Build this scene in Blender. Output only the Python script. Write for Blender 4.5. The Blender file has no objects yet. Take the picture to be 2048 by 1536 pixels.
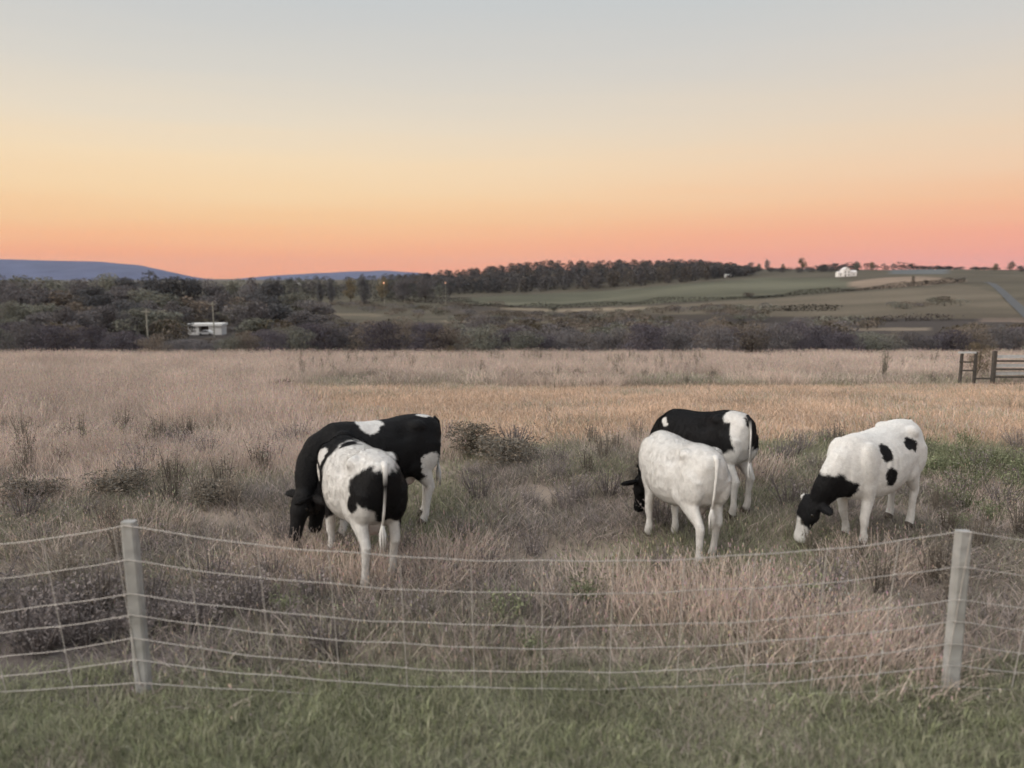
import bpy, bmesh, math, random
import numpy as np
from mathutils import Vector, Matrix

R = math.radians
SC = bpy.context.scene
COL = SC.collection
rng = np.random.default_rng(11)
random.seed(11)

# ------------------------------------------------------------------ camera
CAM_H, PITCH, FPX = 2.6, R(7.9), 1538.0          # eye height over the verge, tilt, focal length in photo pixels
cam = bpy.data.cameras.new('camera')
cam.sensor_width = 36.0
cam.lens = FPX / 2048 * 36
cam.clip_start, cam.clip_end = 0.1, 40000
cam.dof.use_dof = True
cam.dof.focus_distance = 10.5
cam.dof.aperture_fstop = 1.0
cam_o = bpy.data.objects.new('camera', cam)
COL.objects.link(cam_o)
cam_o.location = (0, 0, CAM_H)
cam_o.rotation_euler = (R(90) - PITCH, 0, 0)
SC.camera = cam_o

# ------------------------------------------------------------------ world: dusk sky
def lin(c):
    c = c / 255
    return c / 12.92 if c <= 0.04045 else ((c + 0.055) / 1.055) ** 2.4

SUN_EL, SUN_AZ = R(38), R(-115)                    # afterglow from the left; azimuth from +Y, clockwise
W = bpy.data.worlds.new('World')
SC.world = W
W.use_nodes = True
nt = W.node_tree
nt.nodes.clear()
N = nt.nodes.new
L = nt.links.new
tc = N('ShaderNodeTexCoord')
nrm = N('ShaderNodeVectorMath'); nrm.operation = 'NORMALIZE'
L(tc.outputs['Generated'], nrm.inputs[0])
sep = N('ShaderNodeSeparateXYZ'); L(nrm.outputs[0], sep.inputs[0])
asin = N('ShaderNodeMath'); asin.operation = 'ARCSINE'; L(sep.outputs['Z'], asin.inputs[0])
# thin uneven veils: long flat streaks nudge the glow bands up and down a little
stm = N('ShaderNodeMapping'); stm.inputs['Scale'].default_value = (2.2, 2.2, 34.0); L(nrm.outputs[0], stm.inputs['Vector'])
stn = N('ShaderNodeTexNoise'); stn.inputs['Scale'].default_value = 1.6; stn.inputs['Detail'].default_value = 3.0; L(stm.outputs[0], stn.inputs['Vector'])
stk = N('ShaderNodeMath'); stk.operation = 'MULTIPLY_ADD'; stk.inputs[1].default_value = 0.022; stk.inputs[2].default_value = -0.011; L(stn.outputs['Fac'], stk.inputs[0])
sta = N('ShaderNodeMath'); sta.operation = 'ADD'; L(asin.outputs[0], sta.inputs[0]); L(stk.outputs[0], sta.inputs[1])
elv = N('ShaderNodeMath'); elv.operation = 'DIVIDE'; L(sta.outputs[0], elv.inputs[0]); elv.inputs[1].default_value = R(90)

def ramp(stops):
    r = N('ShaderNodeValToRGB')
    r.color_ramp.interpolation = 'B_SPLINE' if False else 'EASE' if False else 'LINEAR'
    e = r.color_ramp.elements
    while len(e) > 1:
        e.remove(e[-1])
    for i, (deg, rgb) in enumerate(stops):
        el = e[0] if i == 0 else e.new(deg / 90)
        el.position = max(deg, 0) / 90
        el.color = (lin(rgb[0]), lin(rgb[1]), lin(rgb[2]), 1)
    L(elv.outputs[0], r.inputs[0])
    return r

SKY_L = [(0, (255, 166, 122)), (1.2, (255, 172, 127)), (2.4, (255, 186, 138)), (4.0, (252, 204, 154)), (5.8, (252, 217, 172)),
         (8.0, (249, 223, 186)), (10.5, (236, 222, 200)), (13.5, (220, 215, 205)), (17, (207, 208, 206)), (20, (199, 205, 208)),
         (32, (194, 203, 211)), (55, (190, 201, 213)), (90, (186, 199, 214))]
SKY_R = [(0, (250, 155, 142)), (1.6, (250, 163, 145)), (3.2, (250, 174, 144)), (5.0, (248, 192, 154)), (7.0, (244, 207, 175)),
         (9.3, (236, 212, 186)), (12, (226, 212, 195)), (15, (213, 209, 203)), (18.5, (202, 206, 206)), (22, (196, 203, 207)),
         (32, (193, 202, 211)), (55, (190, 201, 213)), (90, (186, 199, 214))]
rl, rr = ramp(SKY_L), ramp(SKY_R)
mr = N('ShaderNodeMapRange'); mr.interpolation_type = 'SMOOTHSTEP'
L(sep.outputs['X'], mr.inputs['Value'])
mr.inputs['From Min'].default_value = -0.35
mr.inputs['From Max'].default_value = 0.8
mx = N('ShaderNodeMix'); mx.data_type = 'RGBA'
L(mr.outputs['Result'], mx.inputs['Factor']); L(rl.outputs[0], mx.inputs['A']); L(rr.outputs[0], mx.inputs['B'])
sky = N('ShaderNodeTexSky')
sky.sky_type = 'NISHITA'; sky.sun_disc = False
sky.sun_elevation = R(2.0); sky.sun_rotation = SUN_AZ
sky.air_density, sky.dust_density, sky.ozone_density = 1.2, 1.5, 1.5
skm = N('ShaderNodeVectorMath'); skm.operation = 'SCALE'; skm.inputs['Scale'].default_value = 0.06
L(sky.outputs[0], skm.inputs[0])
add = N('ShaderNodeMix'); add.data_type = 'RGBA'; add.inputs['Factor'].default_value = 0.03
L(mx.outputs['Result'], add.inputs['A']); L(skm.outputs[0], add.inputs['B'])
bg = N('ShaderNodeBackground'); bg.inputs['Strength'].default_value = 1.0
L(add.outputs['Result'], bg.inputs['Color'])
wo = N('ShaderNodeOutputWorld'); L(bg.outputs[0], wo.inputs['Surface'])

# ------------------------------------------------------------------ soft afterglow "sun"
sun = bpy.data.lights.new('sun', 'SUN')
sun.energy = 3.4
sun.angle = R(85)
sun.color = (1.0, 0.9, 0.78)
sun_o = bpy.data.objects.new('sun', sun)
COL.objects.link(sun_o)
sd = Vector((math.sin(SUN_AZ) * math.cos(SUN_EL), math.cos(SUN_AZ) * math.cos(SUN_EL), math.sin(SUN_EL)))
sun_o.rotation_euler = sd.to_track_quat('Z', 'Y').to_euler()
sun_o.location = (-30, -20, 40)

vs = SC.view_settings
vs.view_transform = 'Standard'; vs.look = 'None'; vs.exposure = 0.0; vs.gamma = 1.0; vs.use_curve_mapping = False
SC.cycles.volume_bounces = 0
SC.cycles.max_bounces = 4
SC.cycles.diffuse_bounces = 3
SC.cycles.use_adaptive_sampling = True
SC.cycles.adaptive_threshold = 0.03
SC.cycles.use_denoising = True

# ------------------------------------------------------------------ helpers
def tag(o, label=None, cat=None, group=None, kind=None):
    if label: o['label'] = label
    if cat: o['category'] = cat
    if group: o['group'] = group
    if kind: o['kind'] = kind
    return o

def link(name, me, parent=None, mat=None):
    o = bpy.data.objects.new(name, me)
    COL.objects.link(o)
    if parent is not None: o.parent = parent
    if mat is not None and me is not None:
        me.materials.clear(); me.materials.append(mat)
    return o

def empty(name, loc=(0, 0, 0), rz=0.0):
    o = bpy.data.objects.new(name, None)
    o.empty_display_size = 0.3
    COL.objects.link(o)
    o.location = loc; o.rotation_euler = (0, 0, rz)
    return o

def copy_tree(o, parent=None):
    c = o.copy(); COL.objects.link(c); c.parent = parent
    for ch in o.children:
        copy_tree(ch, c)
    return c

class MB:
    """Collects vertices, faces and one colour per face-corner set."""
    def __init__(s): s.v, s.f, s.c = [], [], []
    def add(s, vs_, fs_, col=None):
        b = len(s.v)
        s.v.extend([tuple(p) for p in vs_]); s.f.extend([tuple(i + b for i in f) for f in fs_])
        s.c.extend([col or (1, 1, 1)] * len(vs_))
    def box(s, c, d, M=None, col=None):
        x, y, z = d[0] / 2, d[1] / 2, d[2] / 2
        P = [Vector((sx * x, sy * y, sz * z)) for sz in (-1, 1) for sy in (-1, 1) for sx in (-1, 1)]
        P = [(M @ p if M else p) + Vector(c) for p in P]
        s.add(P, [(0, 2, 3, 1), (4, 5, 7, 6), (0, 1, 5, 4), (2, 6, 7, 3), (0, 4, 6, 2), (1, 3, 7, 5)], col)
    def tube(s, pts, rad, n=8, col=None, sq=None):
        """rad: per-point radius or (lateral, other) pair."""
        pts = [Vector(p) for p in pts]
        rings = []
        prev = None
        for i, p in enumerate(pts):
            t = (pts[min(i + 1, len(pts) - 1)] - pts[max(i - 1, 0)]).normalized()
            if prev is None:
                ref = Vector((0, 1, 0)) if abs(t.y) < 0.9 else Vector((1, 0, 0))
                u = (ref - t * ref.dot(t)).normalized()
            else:
                u = (prev - t * prev.dot(t)).normalized()
            prev = u
            w = t.cross(u)
            r = rad[i] if isinstance(rad, (list, tuple)) else rad
            ru, rw = r if isinstance(r, (list, tuple)) else (r, r)
            rings.append([p + u * (math.cos(a) * ru) + w * (math.sin(a) * rw) for a in (2 * math.pi * k / n for k in range(n))])
        V = [q for r_ in rings for q in r_]
        F = []
        for i in range(len(pts) - 1):
            for k in range(n):
                F.append((i * n + k, i * n + (k + 1) % n, (i + 1) * n + (k + 1) % n, (i + 1) * n + k))
        F.append(tuple(range(n))[::-1]); m = (len(pts) - 1) * n
        F.append(tuple(m + k for k in range(n)))
        s.add(V, F, col)
    def ball(s, c, r, M=None, nu=14, nv=9, col=None):
        c = Vector(c); V = []; F = []
        for j in range(nv + 1):
            th = math.pi * j / nv
            for k in range(nu):
                ph = 2 * math.pi * k / nu
                p = Vector((r[0] * math.sin(th) * math.cos(ph), r[1] * math.sin(th) * math.sin(ph), r[2] * math.cos(th)))
                V.append((M @ p if M else p) + c)
        for j in range(nv):
            for k in range(nu):
                F.append((j * nu + k, (j + 1) * nu + k, (j + 1) * nu + (k + 1) % nu, j * nu + (k + 1) % nu))
        s.add(V, F, col)
    def mesh(s, name, smooth=False, colour=False):
        me = bpy.data.meshes.new(name)
        me.from_pydata(s.v, [], s.f); me.update()
        if smooth: me.polygons.foreach_set('use_smooth', [True] * len(me.polygons))
        if colour:
            a = me.color_attributes.new('tint', 'FLOAT_COLOR', 'POINT')
            a.data.foreach_set('color', np.hstack([np.array(s.c, dtype=np.float32), np.ones((len(s.c), 1), np.float32)]).ravel())
        return me
    def build(s, name, mat, parent=None, smooth=False, colour=False):
        return link(name, s.mesh(name, smooth, colour), parent, mat)

def slope_of(py):
    cy = (768 - py) / FPX
    return (cy * math.cos(PITCH) - math.sin(PITCH)) / (math.cos(PITCH) + cy * math.sin(PITCH))

def ray(px, py):
    cx, cy = (px - 1024) / FPX, (768 - py) / FPX
    return Vector((cx, math.cos(PITCH) + cy * math.sin(PITCH), cy * math.cos(PITCH) - math.sin(PITCH)))

def at(px, py, y):
    """Point of the photograph's pixel at world depth y."""
    d = ray(px, py); k = y / d.y
    return Vector((d.x * k, y, CAM_H + d.z * k))

def noise2(x, y, seed=0):
    """Smooth value noise, numpy arrays in, about 0..1 out."""
    x = np.asarray(x, float); y = np.asarray(y, float)
    xi, yi = np.floor(x), np.floor(y)
    fx, fy = x - xi, y - yi
    fx, fy = fx * fx * (3 - 2 * fx), fy * fy * (3 - 2 * fy)
    def h(a, b):
        v = np.sin(a * 127.1 + b * 311.7 + seed * 74.7) * 43758.5453
        return v - np.floor(v)
    return (h(xi, yi) * (1 - fx) + h(xi + 1, yi) * fx) * (1 - fy) + (h(xi, yi + 1) * (1 - fx) + h(xi + 1, yi + 1) * fx) * fy

def fbm(x, y, seed=0, o=3):
    t = 0; a = 0.5; s = 0
    for k in range(o):
        t = t + a * noise2(np.asarray(x) * 2 ** k, np.asarray(y) * 2 ** k, seed + k * 17); s += a; a *= 0.5
    return t / s

# ------------------------------------------------------------------ materials
def mat(name, col=(0.5, 0.5, 0.5), rough=0.85, var=0.0, scale=8.0, bump=0.0, attr=None, rand=0.0, metal=0.0, spec=0.3,
        coords='Object', transl=0.0, emit=None, mottle=None):
    m = bpy.data.materials.new(name); m.use_nodes = True
    t = m.node_tree; b = t.nodes['Principled BSDF']
    n = t.nodes.new; l = t.links.new
    b.inputs['Roughness'].default_value = rough
    b.inputs['Metallic'].default_value = metal
    b.inputs['Specular IOR Level'].default_value = spec
    if attr:
        a = n('ShaderNodeAttribute'); a.attribute_name = attr
        cur = a.outputs['Color']
        if col != (1, 1, 1):
            q = n('ShaderNodeMix'); q.data_type = 'RGBA'; q.blend_type = 'MULTIPLY'; q.inputs['Factor'].default_value = 1
            l(cur, q.inputs['A']); q.inputs['B'].default_value = (*col, 1); cur = q.outputs['Result']
    else:
        c = n('ShaderNodeRGB'); c.outputs[0].default_value = (*col, 1); cur = c.outputs[0]
    if mottle:                                     # second colour in cloudy patches (stain, lichen, other growth)
        col2, sc2, lo, hi = mottle
        tx = n('ShaderNodeTexCoord'); nz = n('ShaderNodeTexNoise'); nz.inputs['Scale'].default_value = sc2; nz.inputs['Detail'].default_value = 5
        l(tx.outputs['Object'], nz.inputs['Vector'])
        rg = n('ShaderNodeMapRange'); rg.inputs['From Min'].default_value = lo; rg.inputs['From Max'].default_value = hi
        l(nz.outputs['Fac'], rg.inputs['Value'])
        q = n('ShaderNodeMix'); q.data_type = 'RGBA'; l(rg.outputs['Result'], q.inputs['Factor'])
        l(cur, q.inputs['A']); q.inputs['B'].default_value = (*col2, 1); cur = q.outputs['Result']
    if var:
        tx = n('ShaderNodeTexCoord'); nz = n('ShaderNodeTexNoise'); nz.inputs['Scale'].default_value = scale; nz.inputs['Detail'].default_value = 4
        l(tx.outputs[coords], nz.inputs['Vector'])
        rg = n('ShaderNodeMapRange'); rg.inputs['From Min'].default_value = 0.25; rg.inputs['From Max'].default_value = 0.75
        rg.inputs['To Min'].default_value = 1 - var; rg.inputs['To Max'].default_value = 1 + var
        l(nz.outputs['Fac'], rg.inputs['Value'])
        hs = n('ShaderNodeHueSaturation'); l(rg.outputs['Result'], hs.inputs['Value']); l(cur, hs.inputs['Color']); cur = hs.outputs['Color']
        if bump:
            bp = n('ShaderNodeBump'); bp.inputs['Strength'].default_value = bump; bp.inputs['Distance'].default_value = 0.02
            l(nz.outputs['Fac'], bp.inputs['Height']); l(bp.outputs[0], b.inputs['Normal'])
    if rand:
        oi = n('ShaderNodeObjectInfo')
        rg = n('ShaderNodeMapRange'); rg.inputs['To Min'].default_value = 1 - rand; rg.inputs['To Max'].default_value = 1 + rand
        l(oi.outputs['Random'], rg.inputs['Value'])
        hs = n('ShaderNodeHueSaturation'); l(rg.outputs['Result'], hs.inputs['Value']); l(cur, hs.inputs['Color']); cur = hs.outputs['Color']
    l(cur, b.inputs['Base Color'])
    if transl:
        tr = n('ShaderNodeBsdfTranslucent'); l(cur, tr.inputs['Color'])
        ms = n('ShaderNodeMixShader'); ms.inputs[0].default_value = transl
        out = t.nodes['Material Output']; l(b.outputs[0], ms.inputs[1]); l(tr.outputs[0], ms.inputs[2]); l(ms.outputs[0], out.inputs['Surface'])
    if emit:
        b.inputs['Emission Color'].default_value = (*emit[0], 1); b.inputs['Emission Strength'].default_value = emit[1]
    return m

M = {}
M['ground'] = mat('ground_cover', attr='cover', col=(1, 1, 1), var=0.18, scale=0.9, bump=0.3, rough=0.95, spec=0.1)
M['hills'] = mat('far_forest_haze_blue', (0.095, 0.108, 0.185), var=0.25, scale=0.004, rough=1, spec=0)  # dark forest with the blue of distant haze put into its colour
M['blade'] = mat('grass_blade', attr='tint', col=(1, 1, 1), rand=0.28, rough=0.8, spec=0.12, transl=0.3)
M['leaf'] = mat('tree_leaf', attr='tint', col=(1, 1, 1), rand=0.22, rough=0.9, spec=0.08, transl=0.2)
M['bark'] = mat('bark', (0.075, 0.064, 0.058), var=0.3, scale=3, bump=0.5, rough=0.95)
M['coat'] = mat('cow_coat', attr='coat', col=(1, 1, 1), var=0.14, scale=16, bump=0.4, rough=0.7, spec=0.2)
M['hair'] = mat('cow_hair', attr='coat', col=(1, 1, 1), rough=0.6, spec=0.2)
M['hoof'] = mat('hoof', (0.07, 0.055, 0.045), var=0.2, scale=20, rough=0.6)
M['eye'] = mat('eye', (0.01, 0.008, 0.006), rough=0.08, spec=0.6)
M['post'] = mat('weathered_post', (0.36, 0.36, 0.355), var=0.22, scale=14, bump=0.5, rough=0.9, mottle=((0.24, 0.235, 0.22), 7, 0.45, 0.7))
M['wire'] = mat('galvanised_wire', (0.50, 0.47, 0.45), metal=0.35, rough=0.45, var=0.12, scale=30)
M['board'] = mat('dark_board', (0.075, 0.068, 0.062), var=0.3, scale=9, bump=0.4, rough=0.85)
M['pale_board'] = mat('pale_board', (0.46, 0.48, 0.50), var=0.2, scale=9, bump=0.4, rough=0.85)
M['white_wall'] = mat('white_wall', (0.78, 0.77, 0.76), var=0.06, scale=1.5, rough=0.7)
M['grey_roof'] = mat('grey_roof', (0.62, 0.60, 0.60), var=0.15, scale=2, rough=0.8)
M['pane'] = mat('window_pane', (0.02, 0.022, 0.028), rough=0.1, spec=0.6)
M['brown_door'] = mat('brown_door', (0.10, 0.065, 0.05), var=0.2, scale=4, rough=0.8)
M['road'] = mat('road_surface', (0.088, 0.092, 0.098), var=0.15, scale=0.4, rough=0.9)
M['pole'] = mat('pole_wood', (0.30, 0.29, 0.25), var=0.2, scale=4, rough=0.9)
M['lamp'] = mat('lamp_glow', (0.9, 0.6, 0.4), emit=((1.0, 0.45, 0.25), 3.0))
M['wrap'] = mat('bale_wrap', (0.82, 0.82, 0.82), rough=0.35, var=0.05, scale=6)
M['paint'] = mat('car_paint', (0.75, 0.75, 0.76), rough=0.25, spec=0.5)
M['tyre'] = mat('tyre', (0.02, 0.02, 0.02), rough=0.9)

# ------------------------------------------------------------------ terrain
NEAR_Y = [-60, -8, 0, 2.5, 3.8, 10, 13.5, 18, 25, 35, 45, 52, 60]
NEAR_Z = [1.4, 1.3, 0.75, 0.10, 0.0, 0.0, -0.16, -0.45, -0.98, -1.64, -2.28, -2.95, -3.8]
FR = np.array([60, 100, 180, 300, 450, 700, 850, 1000, 1200, 1500, 3000, 6000, 14000], float)
FC = np.array([-1500, 300, 800, 1100, 1500, 1900, 2700, 4000], float)
FP = np.array([                      # photo row at which the ground lies, by distance (down) and photo column (across)
    [None] * 8,
    [None] * 8,
    [684, 684, 684, 684, 682, 680, 680, 680],
    [652, 652, 651, 650, 648, 642, 642, 645],
    [628, 628, 630, 631, 613, 598, 596, 600],
    [600, 600, 601, 602, 569, 556, 556, 570],
    [592, 591, 591, 586, 555, 545, 547, 560],
    [586, 585, 580, 559, 545, 539, 543, 556],
    [580, 579, 562, 540, 538, 541, 545, 556],
    [574, 573, 560, 543, 543, 545, 549, 557],
    [565, 564, 560, 556, 556, 556, 558, 560],
    [560, 560, 560, 559, 559, 559, 559, 559],
    [558, 558, 558, 558, 558, 558, 558, 558]], dtype=object)
FZ = np.zeros((len(FR), len(FC)))
for i in range(len(FR)):
    for j in range(len(FC)):
        FZ[i, j] = -3.8 if i == 0 else -8.6 if i == 1 else CAM_H + slope_of(FP[i, j]) * FR[i]

def zground(x, y, rough=True):
    x = np.atleast_1d(np.asarray(x, float)); y = np.atleast_1d(np.asarray(y, float))
    x, y = np.broadcast_arrays(x, y)
    zn = np.interp(y, NEAR_Y, NEAR_Z)
    yc = np.clip(y, 60, 13999)
    px = np.clip(1024 + FPX * x / np.maximum(y, 1), FC[0], FC[-1] - 1)
    lr = np.log(FR); ly = np.log(yc)
    i = np.clip(np.searchsorted(lr, ly, 'right') - 1, 0, len(FR) - 2)
    j = np.clip(np.searchsorted(FC, px, 'right') - 1, 0, len(FC) - 2)
    u = (ly - lr[i]) / (lr[i + 1] - lr[i]); v = (px - FC[j]) / (FC[j + 1] - FC[j])
    v = v * v * (3 - 2 * v)
    zf = (FZ[i, j] * (1 - v) + FZ[i, j + 1] * v) * (1 - u) + (FZ[i + 1, j] * (1 - v) + FZ[i + 1, j + 1] * v) * u
    z = np.where(y < 60, zn, zf)
    if rough:
        z = z + np.where(y < 60, (fbm(x * 0.35, y * 0.35, 3) - 0.5) * 0.16 * np.clip((y - 1) / 6, 0.2, 1), 0)
        z = z + np.where(y > 100, (fbm(x * 0.012, y * 0.012, 5) - 0.5) * np.clip((y - 100) / 300, 0, 1) * 2.0, 0)
    return z

def gz(x, y): return float(zground(x, y)[0])

def hit(px, py, y0=3.0, y1=9000):
    """First point where the pixel's line of sight meets the terrain."""
    d = ray(px, py); d = d / d.y
    y = np.geomspace(y0, y1, 6000)
    z = CAM_H + d.z * y
    g = zground(d.x * y, y)
    k = np.argmax(z <= g)
    if not (z <= g).any(): k = len(y) - 1
    return Vector((d.x * y[k], y[k], float(g[k])))

def in_poly(px, py, poly):
    c = np.zeros(px.shape, bool); n = len(poly)
    for i in range(n):
        x0, y0 = poly[i]; x1, y1 = poly[(i + 1) % n]
        if y0 == y1: continue
        c ^= ((y0 > py) != (y1 > py)) & (px < (x1 - x0) * (py - y0) / (y1 - y0) + x0)
    return c

def build_ground():
    ys = np.concatenate([np.linspace(-60, 0, 25)[:-1], np.arange(0, 60, 0.3), np.geomspace(60, 13900, 380)])
    a = np.sinh(np.linspace(-1.35, 1.35, 301)) / np.sinh(1.35) * 1.9
    Y, A = np.meshgrid(ys, a, indexing='ij')
    X = A * np.sqrt(Y * Y + 30.0 ** 2)
    Z = zground(X, Y)
    nr, nc = Y.shape
    me = bpy.data.meshes.new('ground')
    idx = np.arange(nr * nc).reshape(nr, nc)
    F = np.stack([idx[:-1, :-1], idx[:-1, 1:], idx[1:, 1:], idx[1:, :-1]], -1).reshape(-1, 4)
    V = np.stack([X, Y, Z], -1).reshape(-1, 3)
    me.vertices.add(len(V)); me.vertices.foreach_set('co', V.ravel().astype(np.float32))
    me.loops.add(F.size); me.loops.foreach_set('vertex_index', F.ravel().astype(np.int32))
    me.polygons.add(len(F)); me.polygons.foreach_set('loop_start', np.arange(0, F.size, 4, dtype=np.int32))
    me.polygons.foreach_set('use_smooth', np.ones(len(F), bool))
    me.update(calc_edges=True)
    x, y, z = V.T
    # field cover, laid out on the map (field corners were read off as bearings and distances)
    yy = np.maximum(y, 0.5)
    sl = (z - CAM_H) / yy
    px = 1024 + FPX * x / (yy * math.cos(PITCH) + (CAM_H - z) * math.sin(PITCH))
    py = 768 - FPX * (sl * math.cos(PITCH) + math.sin(PITCH)) / (math.cos(PITCH) - sl * math.sin(PITCH))
    C = np.tile(np.array([0.096, 0.084, 0.064]), (len(V), 1))                 # rough pasture far off
    def put(mask, c): C[mask] = c
    put((y > 60) & (y < 330), (0.065, 0.056, 0.052))                         # scrubby valley floor
    put((y >= 330) & (px > 900) & (py > 603), (0.075, 0.063, 0.053))
    put((y > 60) & in_poly(px, py, [(890, 601), (1000, 592), (1200, 583), (1400, 565), (1530, 555), (1690, 556), (1692, 580), (1550, 594), (1400, 602), (1250, 611), (1100, 614), (940, 609)]), (0.108, 0.106, 0.076))
    put((y > 60) & in_poly(px, py, [(940, 611), (1100, 617), (1250, 614), (1400, 606), (1550, 598), (1700, 586), (1930, 567), (2040, 600), (2100, 640), (1600, 634), (1450, 630), (1300, 628), (1150, 627)]), (0.122, 0.103, 0.078))
    put((y > 60) & in_poly(px, py, [(1000, 614), (1110, 619), (1300, 614), (1300, 619), (1110, 624), (1010, 619)]), (0.20, 0.165, 0.12))
    put((y > 60) & in_poly(px, py, [(1690, 565), (1760, 556), (1850, 553), (1920, 559), (1935, 565), (1850, 571), (1720, 581)]), (0.235, 0.18, 0.138))
    put((y > 60) & in_poly(px, py, [(1605, 654), (1700, 656), (1860, 655), (1860, 661), (1700, 662), (1605, 660)]), (0.195, 0.16, 0.125))
    put((y > 60) & in_poly(px, py, [(1965, 636), (2100, 634), (2100, 645), (1965, 644)]), (0.18, 0.14, 0.115))
    put((y > 60) & in_poly(px, py, [(1775, 536), (1890, 538), (1890, 548), (1775, 548)]), (0.12, 0.13, 0.135))
    put((y > 60) & in_poly(px, py, [(560, 574), (760, 590), (900, 600), (760, 606), (560, 604)]), (0.095, 0.085, 0.062))
    for p in ([(1010, 640), (1150, 642), (1150, 648), (1010, 646)], [(880, 640), (950, 642), (950, 646), (880, 645)], [(600, 625), (760, 628), (760, 633), (600, 631)]):
        put((y > 60) & in_poly(px, py, p), (0.16, 0.135, 0.10))
    st = 1 + 0.34 * (fbm(x * 0.004, (y - 0.25 * x) * 0.03, 9) - 0.5) * 2     # drill lines and mowing
    C[y > 300] *= st[y > 300, None] * (0.72 + 0.56 * fbm(x * 0.02, y * 0.02, 15))[y > 300, None]
    nearm = y <= 60
    C[nearm] = (0.25, 0.205, 0.17)
    gold = nearm & GOLD(x, y)
    C[gold] = (0.38, 0.285, 0.215)
    C[nearm & (y < 4.9)] = (0.15, 0.145, 0.105)
    dirt = nearm & (y > 4.3) & (y < 6.6) & (x < -1.55 + 0.35 * np.sin(y * 3)) & (x > -8)
    C[dirt] = (0.14, 0.12, 0.115)
    br = 0.8 + 0.45 * fbm(x * 1.6, y * 1.6, 21)
    C[nearm] *= br[nearm, None]
    a = me.color_attributes.new('cover', 'FLOAT_COLOR', 'POINT')
    a.data.foreach_set('color', np.hstack([C, np.ones((len(C), 1))]).astype(np.float32).ravel())
    tag(link('ground', me, None, M['ground']), kind='structure')

def GOLD(x, y):
    """The mown golden strip across the field."""
    px = 1024 + FPX * x / np.maximum(y, 1)
    wob = (fbm(x * 0.5, y * 0.5, 31) - 0.5)
    near = 12.4 + 2.0 * np.clip((1000 - px) / 400, 0, 1) + wob * 2.0
    return (y > near) & (y < 24.6 + wob * 0.6) & (px > 600 - (y - 18) * 9 + wob * 120)

build_ground()

# distant blue ridges
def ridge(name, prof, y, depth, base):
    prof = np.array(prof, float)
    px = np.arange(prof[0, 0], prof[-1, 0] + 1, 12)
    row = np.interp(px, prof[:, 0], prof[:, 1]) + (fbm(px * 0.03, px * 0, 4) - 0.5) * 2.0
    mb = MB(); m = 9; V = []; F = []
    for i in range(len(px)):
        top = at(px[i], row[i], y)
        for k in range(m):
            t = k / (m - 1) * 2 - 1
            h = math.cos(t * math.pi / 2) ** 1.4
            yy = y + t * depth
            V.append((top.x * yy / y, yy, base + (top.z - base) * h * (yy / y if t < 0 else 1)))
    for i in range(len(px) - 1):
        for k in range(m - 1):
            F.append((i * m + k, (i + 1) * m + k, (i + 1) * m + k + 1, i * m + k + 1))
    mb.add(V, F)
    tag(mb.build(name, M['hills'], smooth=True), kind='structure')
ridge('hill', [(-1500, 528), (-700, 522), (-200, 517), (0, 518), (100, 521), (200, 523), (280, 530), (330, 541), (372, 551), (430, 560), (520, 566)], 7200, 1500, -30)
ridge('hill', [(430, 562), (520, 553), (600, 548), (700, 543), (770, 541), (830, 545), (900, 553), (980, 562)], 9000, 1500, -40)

# road climbing the slope at the right edge
def road():
    pts = [(1972, 565), (1984, 568), (1998, 578), (2012, 591), (2026, 605), (2042, 619), (2062, 637), (2090, 655)]
    P = [hit(a, b, 120) for a, b in pts]
    mb = MB(); V = []; F = []
    for i, p in enumerate(P):
        t = (P[min(i + 1, len(P) - 1)] - P[max(i - 1, 0)]); t.z = 0; t.normalize(); n = Vector((-t.y, t.x, 0))
        w = 2.5
        for s_ in (-1, -0.33, 0.33, 1):
            q = p + n * w * s_; V.append((q.x, q.y, gz(q.x, q.y) + 0.25))
    for i in range(len(P) - 1):
        for k in range(3): F.append((i * 4 + k, i * 4 + k + 1, (i + 1) * 4 + k + 1, (i + 1) * 4 + k))
    mb.add(V, F)
    tag(mb.build('road', M['road']), kind='structure')
road()

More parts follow.
